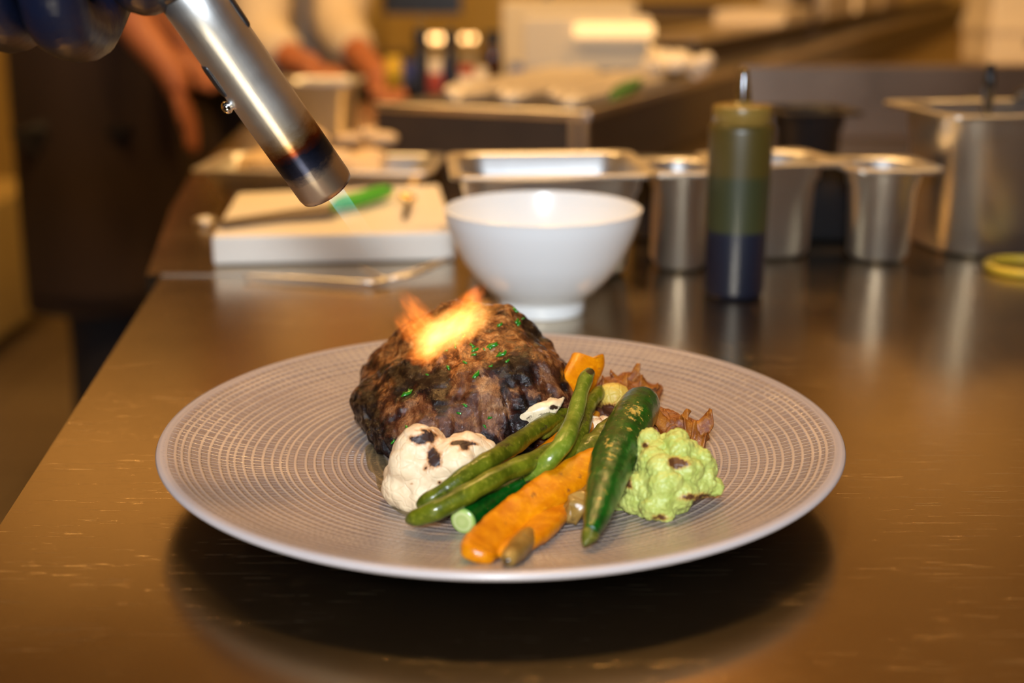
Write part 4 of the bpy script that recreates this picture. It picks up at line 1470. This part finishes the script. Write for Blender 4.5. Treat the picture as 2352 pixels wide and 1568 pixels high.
# ------------------------------------------------------------------ squeeze bottle
def bottle():
    b = gp(1684, 676)
    R = .0212
    t = NT('bottle_plastic')
    c = t.n('ShaderNodeTexCoord'); sep = t.n('ShaderNodeSeparateXYZ'); t.l(c.outputs['Object'], sep.inputs[0])
    # olive plastic; dark liquid up to 4.6 cm, a thinner film of it up to 8.5 cm
    z = t.math('MULTIPLY', sep.outputs[2], 8.0)
    col = t.ramp(z, [(.0, (.003, .006, .018)), (.372, (.005, .009, .024)), (.385, (.040, .044, .014)), (.67, (.034, .040, .014)), (.70, (.070, .050, .008)), (1.0, (.075, .052, .008))])
    t.set(color=col, rough=.42, trans=.0, spec=.6, coat=.2, coatr=.3)
    root = empty('squeeze_bottle', (b.x, b.y, 0))
    tag(root, 'olive plastic squeeze bottle half full of dark liquid, standing in front of the pans', 'bottle')
    lathe('bottle_body', [(0, 0), (R * .86, 0), (R * .96, .002), (R * .985, .005), (R, .05), (R * 1.03, .100), (R * 1.04, .116), (R * 1.03, .1195), (R * .96, .1205), (0, .1205)], t.m, root, seg=64)
    cp = simple('amber_cap_plastic', (.30, .19, .04), .3, trans=.25)
    lathe('cap', [(R * .90, .1203), (R * .95, .1208), (R * .955, .1315), (R * .93, .1330), (.009, .1335), (.0068, .1340), (.0062, .136), (0, .136)], cp, root, seg=64)
    lathe('nozzle', [(.0062, .1335), (.0055, .140), (.0044, .147), (.0036, .153), (.0030, .1565), (.0018, .158), (0, .158)], simple('nozzle_plastic', (.10, .05, .012), .12, trans=.2, coat=.8), root, seg=32)


bottle()

# yellow band
yb = lathe('rubber_band', [(.028 + .0032 * cos(a), .0034 + .0030 * sin(a)) for a in [2 * pi * i / 14 for i in range(14)]], M['yellow_plastic'], seg=64, loc=(gp(2352, 622).x + .001, gp(2352, 622).y, 0.0), close=True)
tag(yb, 'yellow ring lying on the counter at the right edge', 'ring')


# ------------------------------------------------------------------ cutting board, knife, tongs
def board():
    a = gp(490, 612, 0); b = gp(1045, 600, 0); c = gp(1008, 425, .023); d = gp(545, 445, .023)
    o = prism('cutting_board', [(a.x, a.y), (b.x, b.y), (c.x, c.y), (d.x, d.y)], 0.0008, .024, M['board'], bevel=.003)
    tag(o, 'thick white plastic cutting board on the counter under the torch', 'cutting board')


board()


def knife():
    root = empty('kitchen_knife', gp(760, 480, .025))
    tag(root, 'knife with a bright green handle lying across the cutting board', 'knife')
    z = .0255
    h = tube('handle', [gp(765, 478, z + .006), gp(785, 466, z + .007), gp(830, 455, z + .008), (gp(880, 440, z + .008)), gp(898, 436, z + .007)], [.003, .0075, .0080, .0075, .003], M['green_plastic'], n=40, seg=24, flat=.8)
    child_world(h, root)
    P = [gp(500, 510, z + .001), gp(640, 488, z + .0015), gp(765, 470, z + .004), gp(770, 490, z + .004), gp(640, 506, z + .0012), gp(510, 522, z + .001)]
    vs = [p + Vector((0, 0, .0012)) for p in P] + P
    n = 6
    fs = [tuple(range(n)), tuple(range(2 * n - 1, n - 1, -1))] + [(i, (i + 1) % n, n + (i + 1) % n, n + i) for i in range(n)]
    bl = mesh('blade', vs, fs, M['steel_dark'], smooth=False)
    child_world(bl, root)


knife()


def rod(name, pts, r, mat, label=None, cat=None, group=None, parent=None, n=30):
    o = tube(name, pts, [r * .6] + [r] * (len(pts) - 2) + [r * .6] if len(pts) > 2 else [r, r], M[mat], n=n, seg=14)
    if parent: child_world(o, parent)
    elif label: tag(o, label, cat, group)
    return o


# small brass-coloured measuring spoons at the board's right, a ring at its left
M['brass'] = simple('brass', (.75, .5, .2), .22, metal=1.0)
sp = empty('measuring_spoon', gp(930, 470, .025)); tag(sp, 'small shiny brass spoon on the right of the cutting board', 'spoon')
sb = blob('bowl', [(gp(935, 455, .032), (.008, .007, .004)), (gp(930, 452, .033), (.006, .006, .004))], M['brass'], .0008); child_world(sb, sp)
rod('handle', [gp(940, 462, .030), gp(935, 480, .028), gp(928, 500, .027)], .0028, 'shelf_dark', parent=sp)
ringo = lathe('steel_ring', [(.0085 + .0022 * cos(a), .0022 + .0022 * sin(a)) for a in [2 * pi * i / 10 for i in range(10)]], M['steel'], seg=32, loc=gp(482, 512, .001) + Vector((-.004, 0, 0)), close=True)
tag(ringo, 'small steel ring on the counter at the left end of the knife', 'ring')
# tweezers lying in front of the board
tw = empty('kitchen_tweezers', gp(860, 640)); tag(tw, 'long thin steel tweezers lying in front of the cutting board', 'tweezers')
rod('arm', [gp(560, 634, .003), gp(700, 640, .0035), gp(830, 648, .004), gp(890, 642, .004), gp(1035, 590, .012)], .0016, 'steel', parent=tw)
rod('arm', [gp(828, 615, .006), gp(860, 630, .005), gp(890, 641, .004), (gp(960, 628, .006)), gp(1028, 598, .010)], .0016, 'steel', parent=tw)

# food tray behind the board
trayl = gn_pan('food_tray', 'shallow steel tray of pale food behind the cutting board', at_corner(432, 390, .036, .24, .12, radians(-3), -1, -1), .235, .13, .036, radians(-3), cr=.02, group=None)
trayl['category'] = 'tray'
rnd = random.Random(11)
bl = []
for i in range(40):
    bl.append((Vector((rnd.uniform(-.075, .045), rnd.uniform(-.028, .030), rnd.uniform(.022, .036))), (rnd.uniform(.012, .022), rnd.uniform(.01, .018), rnd.uniform(.008, .014))))
bl.append((Vector((-.03, .02, .05)), (.035, .03, .02)))
M['bread'] = simple('pale_dough', (.68, .50, .30), .7, var=.3, scale=60)
fd = blob('flatbread_pile', bl, M['bread'], .003); fd.location = Vector(trayl.location) + Vector((.0, 0, .002)); tag(fd, 'pile of pale tan food heaped in the shallow tray', 'food', kind='stuff')
# small bits at the right of the tray
for i, (px, py, r) in enumerate([(850, 305, .012), (878, 318, .014), (800, 318, .012), (890, 300, .010)]):
    ob = blob('bread_roll', [(gp(px, py, .036 + r * .5), (r * 1.3, r, r * .6)), (gp(px + 8, py, .036 + r * .5), (r, r * .9, r * .5))], M['bread'], .0018)
    tag(ob, ['pale bread lump on the right of the shallow tray, left one of the bright pair', 'brightest round bread lump at the right end of the shallow tray', 'pale bread lump in the middle right of the shallow tray', 'small bread lump furthest back at the right of the tray'][i], 'bread', 'bread lumps on the tray')
gn_pan('food_pan', 'deep steel food pan in front of the person in cream', at_corner(610, 192, .074, .125, .12, radians(-2), -1, -1), .118, .12, .074, radians(-2), cr=.02)

# ------------------------------------------------------------------ the pass unit (rotated box) with its tray of tools
K0 = gp(1345, 265, .075)
VD = Vector((sin(radians(23.2)), cos(radians(23.2)), 0)); VL = Vector((-VD.y, VD.x, 0))
unit = empty('pass_unit', (K0.x, K0.y, 0.0006))
tag(unit, 'long low steel serving unit running back to the right behind the pans', 'serving unit')


def uq(a, b): return K0 + VD * a + VL * b


def P2(v): return (v.x, v.y)


LEN, WID = 5.2, .25
wall_r = prism('side_panel', [P2(uq(0.012, 0)), P2(uq(LEN, 0)), P2(uq(LEN, .02)), P2(uq(0.012, .02))], .0006, .0745, M['steel_panel'], bevel=.0008); child_world(wall_r, unit)
wall_f = prism('front_panel', [P2(uq(0, .012)), P2(uq(0, WID)), P2(uq(.015, WID)), P2(uq(.015, .012))], .0006, .070, M['shelf_dark']); child_world(wall_f, unit)
tr1 = prism('corner_trim', [P2(uq(-.002, -.002)), P2(uq(.006, -.002)), P2(uq(.006, .004)), P2(uq(-.002, .004))], .0006, .0745, M['steel_trim']); child_world(tr1, unit)
tr2 = prism('corner_trim', [P2(uq(-.002, .010)), P2(uq(.002, .010)), P2(uq(.002, .017)), P2(uq(-.002, .017))], .0006, .0745, M['steel_trim']); child_world(tr2, unit)
tp = prism('tray_top', [P2(uq(0, .0)), P2(uq(LEN, .0)), P2(uq(LEN, WID)), P2(uq(0, WID))], .0705, .0760, M['steel_panel'], bevel=.001); child_world(tp, unit)
lip = prism('front_rail', [P2(uq(-.004, .0)), P2(uq(.004, .0)), P2(uq(.004, WID)), P2(uq(-.004, WID))], .070, .079, M['steel_trim'], bevel=.001); child_world(lip, unit)
lip2 = prism('side_rail', [P2(uq(.004, -.004)), P2(uq(LEN, -.004)), P2(uq(LEN, .004)), P2(uq(.004, .004))], .070, .079, M['steel_trim'], bevel=.001); child_world(lip2, unit)

# tools lying along the tray
M['tool'] = simple('tool_steel', (.80, .72, .60), .45, metal=.6, var=.05)
TL = ['nearest the side rail', 'second from the side rail', 'third from the side rail', 'fourth from the side rail', 'fourth from the left end', 'third from the left end', 'second from the left end', 'at the far left end of the row']
for i in range(8):
    b_ = .030 + i * .0265
    a0 = .02 + .022 * ((i * 7) % 5); ln = .34 + .04 * ((i * 3) % 4)
    p0, p1 = uq(a0, b_), uq(a0 + ln, b_ + .004 * ((i * 5) % 3 - 1))
    r_ = empty('serving_tongs', (p0.x, p0.y, .0775))
    tag(r_, 'steel serving tool on the serving unit, ' + TL[i], 'serving tool', 'steel tools in a row on the serving unit')
    z0 = .0835
    q0, q1 = Vector((p0.x, p0.y, z0)), Vector((p1.x, p1.y, z0))
    h_ = tube('shaft', [q0 * .88 + q1 * .12, q0 * .5 + q1 * .5, q1], [.0050, .0062, .0062], M['tool'], n=20, seg=14); child_world(h_, r_)
    t_ = tube('tip', [q0, q0 * .97 + q1 * .03, q0 * .93 + q1 * .07, q0 * .87 + q1 * .13], [.002, .0065, .007, .0045], M['tool' if i % 3 else 'white_plastic'], n=20, seg=16); child_world(t_, r_)

# crumpled pale bag with a scoop handle, herb sprig
bb = []
c0 = gp(1545, 165, .09)
for i in range(22):
    bb.append((c0 + Vector((rnd.uniform(-.035, .045), rnd.uniform(-.04, .06), rnd.uniform(.002, .014))), rnd.uniform(.008, .015)))
bag = blob('plastic_bag', bb, M['white_plastic'], .0025)
displace(bag, lambda c, n: c + n * noise.noise(c * 60) * .006)
tag(bag, 'crumpled pale plastic bag on the serving unit behind the tools', 'bag')
rod('spoon_handle', [gp(1523, 158, .10), gp(1505, 125, .115), gp(1490, 100, .125)], .004, 'white_plastic', 'pale spoon handle sticking up from the crumpled bag', 'spoon')
M['leaf'] = simple('dark_herb', (.03, .12, .02), .6, var=.4)
lf = tube('herb_sprig', [gp(1405, 228, .098), gp(1425, 214, .099), gp(1445, 200, .099), gp(1468, 184, .098)], [.004, .009, .010, .005], M['leaf'], n=40, seg=20, flat=.5, jit=.3)
tag(lf, 'dark green herb sprig beside the rail of the serving unit', 'herb')

# raised shelf at the back of the unit, with stacks of pale paper
sh = empty('raised_shelf', P2(uq(1.5, .17)) + (.0766,)); tag(sh, 'dark raised shelf running along the back of the serving unit', 'shelf')
s1_ = prism('shelf_board', [P2(uq(.80, .10)), P2(uq(4.8, .06)), P2(uq(4.8, .25)), P2(uq(.80, .25))], .106, .112, M['steel_trim'], bevel=.001); child_world(s1_, sh)
s2_ = prism('shelf_face', [P2(uq(.81, .105)), P2(uq(4.79, .065)), P2(uq(4.79, .075)), P2(uq(.81, .115))], .0766, .106, M['shelf_dark']); child_world(s2_, sh)  # dark face colour stands in for the shadow on the shelf front
s3_ = prism('shelf_face', [P2(uq(.81, .235)), P2(uq(4.79, .235)), P2(uq(4.79, .245)), P2(uq(.81, .245))], .0766, .106, M['shelf_dark']); child_world(s3_, sh)

M['paper'] = NT('stacked_paper').m
_t = NT('stacked_paper_edges'); _w = _t.n('ShaderNodeTexWave', i_Scale=60.0, i_Distortion=1.0); _w.bands_direction = 'Z'; _t.l(_t.coord(), _w.inputs['Vector'])
_t.set(color=_t.mix(_w.outputs[0], (.45, .36, .26), (.74, .66, .54)), rough=.8); M['paper'] = _t.m
for i, (a, hh, mt, lab) in enumerate(((1.65, .028, 'paper', 'stack of pale paper sheets nearest the steel box on the raised shelf'), (2.12, .055, 'paper', 'taller stack of pale paper sheets in the middle of the raised shelf'),
                                      (2.62, .07, 'white_plastic', 'cream plastic crate beside the paper stacks on the raised shelf'), (3.1, .10, 'paper', 'furthest stack of pale paper sheets on the raised shelf'))):
    c_ = uq(a, .165)
    o = box('paper_stack' if mt == 'paper' else 'plastic_crate', (.15, .42, hh), M[mt], None, (c_.x, c_.y, .1122), -radians(23.2), bevel=.003)
    tag(o, lab, 'paper stack' if mt == 'paper' else 'crate')

# steel box; a glowing strip stands in for the highlight on its edge
hb = empty('heat_lamp', yp(1330, 150, 1.95)); 
p_ = yp(1345, 145, 1.98)
hb.location = (p_.x, p_.y, .0765)
tag(hb, 'steel heat lamp box with a glowing warm strip on its upper edge, behind the tools', 'lamp')
bx_ = box('housing', (.19, .05, .078), M['wall_light'], hb, (0, 0, 0), 0, bevel=.004); bx_['label'] = 'tan steel housing'
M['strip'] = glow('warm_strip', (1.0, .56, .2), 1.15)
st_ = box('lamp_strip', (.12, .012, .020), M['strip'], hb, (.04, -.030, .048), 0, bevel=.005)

# ------------------------------------------------------------------ things beyond
def mill(px, y0, y1, Y, wpx, label, mat='black'):
    a = yp(px, y1, Y); b = yp(px, y0, Y); a.z = .0006 if Y < 2.2 else a.z; h = b.z - a.z; r = wpx / FPX * Y / 2
    o = lathe('pepper_mill', [(0, 0), (r * 1.3, 0), (r * 1.3, h * .06), (r, h * .15), (r * .85, h * .5), (r, h * .72), (r * .8, h * .78), (r * 1.1, h * .86), (r * 1.1, h * .93), (r * .5, h), (0, h)], M[mat], seg=32, loc=a)
    tag(o, label, 'pepper mill', 'black pepper mills by the lights')


# back bench
bench = empty('back_bench', (0.2, 3.4, FZ)); tag(bench, 'cluttered work bench along the far wall of the kitchen', 'bench')
b_t = prism('bench_top', [(-1.0, 3.35), (.35, 3.35), (.35, 4.3), (-1.0, 4.3)], -.07, -.03, M['steel_panel'], bevel=.003); child_world(b_t, bench)
b_c = prism('cabinet', [(-.95, 3.40), (.32, 3.40), (.32, 4.25), (-.95, 4.25)], FZ, -.07, M['shelf_dark']); child_world(b_c, bench)

ml = uq(.16, .56)
mill(968, 58, 208, 1.80, 30, 'left one of the two slim black pepper mills behind the serving unit')
mill(1036, 62, 204, 1.86, 28, 'right one of the two slim black pepper mills behind the serving unit')


def jar(px, y0, y1, Y, wpx, mat, lid, name, label, cat='jar'):
    a = yp(px, y1, Y); b = yp(px, y0, Y); a.z = .0006 if Y < 2.2 else a.z; h = b.z - a.z; r = wpx / FPX * Y / 2
    root = empty(name, a); tag(root, label, cat)
    lathe('body', [(0, 0), (r, 0), (r, h * .75), (r * .8, h * .82), (0, h * .82)], M[mat], root, seg=32)
    lathe('lid', [(r * .82, h * .80), (r * .85, h * .98), (r * .7, h), (0, h)], M[lid], root, seg=32)


M['amber'] = simple('amber_glass', (.05, .018, .008), .15)
jar(1000, 140, 202, 1.95, 36, 'red', 'white_plastic', 'spice_jar', 'small red jar between the two black pepper mills')
jar(1072, 150, 200, 2.0, 40, 'white_plastic', 'red', 'spice_jar', 'white jar right of the pepper mills')
jar(1105, 155, 195, 2.05, 34, 'white_plastic', 'white_plastic', 'spice_jar', 'white jar beside the dark bottle')
jar(1132, 70, 192, 2.12, 44, 'amber', 'black', 'sauce_bottle', 'dark brown bottle behind the white jars', 'bottle')
jar(905, 130, 200, 2.3, 40, 'yellow_plastic', 'yellow_plastic', 'storage_tub', 'yellow tub beside the hand of the person in cream', 'tub')
tl = box('folded_towel', (.16, .05, .03), M['blue'], None, tuple(yp(935, 160, 2.6) + Vector((0, 0, -.015))), .2, bevel=.01)
tag(tl, 'folded blue cloth behind the pepper mills', 'cloth')

# far lights
M['bulb_w'] = glow('warm_bulb', (1.0, .55, .2), 7)
M['bulb_c'] = glow('cool_bulb', (.55, 1.0, .8), 4)


def lamp(px, py, Y, r, mat, label):
    p = yp(px, py, Y)
    root = empty('wall_lamp', p); tag(root, label, 'lamp')
    bm = bmesh.new(); bmesh.ops.create_uvsphere(bm, u_segments=20, v_segments=12, radius=r)
    frombm('bulb', bm, M[mat], root)
    lathe('holder', [(0, 0), (r * .7, 0), (r * .7, r * 1.4), (r * .3, r * 2), (0, r * 2)], M['black'], root, seg=20, loc=(0, r * .8, 0), axis=(0, 1, 0))


lamp(994, 88, 4.2, .010, 'bulb_w', 'warm round lamp at the far wall, leftmost of the four')
lamp(1011, 88, 4.2, .010, 'bulb_w', 'warm round lamp at the far wall, second from the left')
lamp(1066, 88, 4.2, .009, 'bulb_w', 'warm round lamp at the far wall, third from the left')
lamp(1086, 88, 4.2, .009, 'bulb_w', 'warm round lamp at the far wall, rightmost of the four')
lamp(966, 24, 4.0, .012, 'bulb_c', 'cool greenish lamp near the top of the far wall')

# hood and shelving on the far wall
hd = prism('extractor_hood', [P2(yp(880, 20, 3.9)), P2(yp(1060, 20, 3.9)), P2(yp(1060, 20, 4.3)), P2(yp(880, 20, 4.3))], yp(960, 33, 3.9).z, yp(960, 33, 3.9).z + .3, M['black'])
tag(hd, 'black hood over the greenish lamp at the far wall', 'hood')
rk = empty('wall_rack', (yp(1560, 20, 3.0).x, 3.0, yp(1560, 60, 3.0).z)); tag(rk, 'dark wall rack with shelves of small containers at the top of the picture', 'rack')
for k, (y_, hh) in enumerate(((28, .03), (70, .012))):
    q = yp(1560, y_, 3.0)
    o = box('shelf', (.62, .22, hh), M['shelf_dark'], None, (q.x, 3.1, q.z - hh / 2)); child_world(o, rk)
for sx_ in (-.30, .30):
    o = box('upright', (.02, .2, .9), M['shelf_dark'], None, (yp(1560, 20, 3.0).x + sx_, 3.1, -.03)); child_world(o, rk)
# wall column and steel cabinet
colm = box('trim_1', (.16, .3, 2.8), M['wall'], None, (yp(815, 60, 4.6).x, 4.75, FZ)); tag(colm, kind='structure')
cb = empty('steel_cabinet', (.115, 2.70, FZ)); tag(cb, 'tan lit steel cabinet behind the heat lamp', 'cabinet')
o = box('body', (.27, .3, 1.06), M['wall_light'], cb, (0, .1, 0), 0, bevel=.005)
o = box('door_panel', (.24, .01, .9), M['steel_panel'], cb, (0, -.056, .04), 0, bevel=.003)
# left: pale refrigerator and dark cabinet
fr = empty('storage_cabinet', (-1.78, 3.62, FZ)); tag(fr, 'low pale storage cabinet on the floor at the far left edge', 'cabinet')
box('body', (.5, .6, .40), M['wall'], fr, (0, .3, .06), 0, bevel=.01)
box('door', (.48, .03, .36), M['wall_light'], fr, (0, -.016, .07), 0, bevel=.008)
dc = empty('low_cabinet', (-1.05, 4.4, FZ)); tag(dc, 'low dark cabinet on the floor behind the cook at the left', 'cabinet')
box('body', (.7, .5, .75), M['shelf_dark'], dc, (.1, .25, 0), 0, bevel=.01)
box('door', (.64, .02, .65), M['shelf_dark'], dc, (.1, -.01, .05), 0, bevel=.004)

# pale container, dark tool in the tall pan at the right edge
cp_ = gp(2268, 150, .0003)
cr_ = empty('plastic_crate', (cp_.x + .12, cp_.y + .10, .0003))
tag(cr_, 'cream plastic crate with a hand slot at the upper right corner of the picture', 'crate')
box('body', (.24, .20, .20), M['white_plastic'], cr_, (0, 0, 0), 0, bevel=.01)
sl_ = box('hand_slot', (.12, .006, .022), M['black'], cr_, (.03, -.1, .040), 0, bevel=.002)
rm_ = box('rim_band', (.25, .212, .03), M['white_plastic'], cr_, (0, 0, .075), 0, bevel=.004)
for (n_, w_, y0_, y1_, r_) in (('ladle', 0, 0, 0, 0),):
    ld = empty('ladle', gp(2270, 250, .11)); tag(ld, 'black handled ladle standing in the tall steel pan', 'ladle')
    rod('handle', [gp(2268, 262, .105), yp(2272, 200, 1.06), yp(2276, 145, 1.06)], .005, 'black', parent=ld)
    k_ = blob('scoop', [(gp(2232, 240, .106), (.012, .010, .008)), (gp(2250, 244, .104), (.010, .008, .006))], M['black'], .0015); child_world(k_, ld)
ld2 = tube('spatula', [gp(2325, 240, .108), gp(2345, 222, .116), gp(2375, 205, .125)], [.004, .008, .008], M['black'], n=20, seg=16, flat=.6)
tag(ld2, 'black spatula lying over the rim of the tall steel pan', 'spatula')
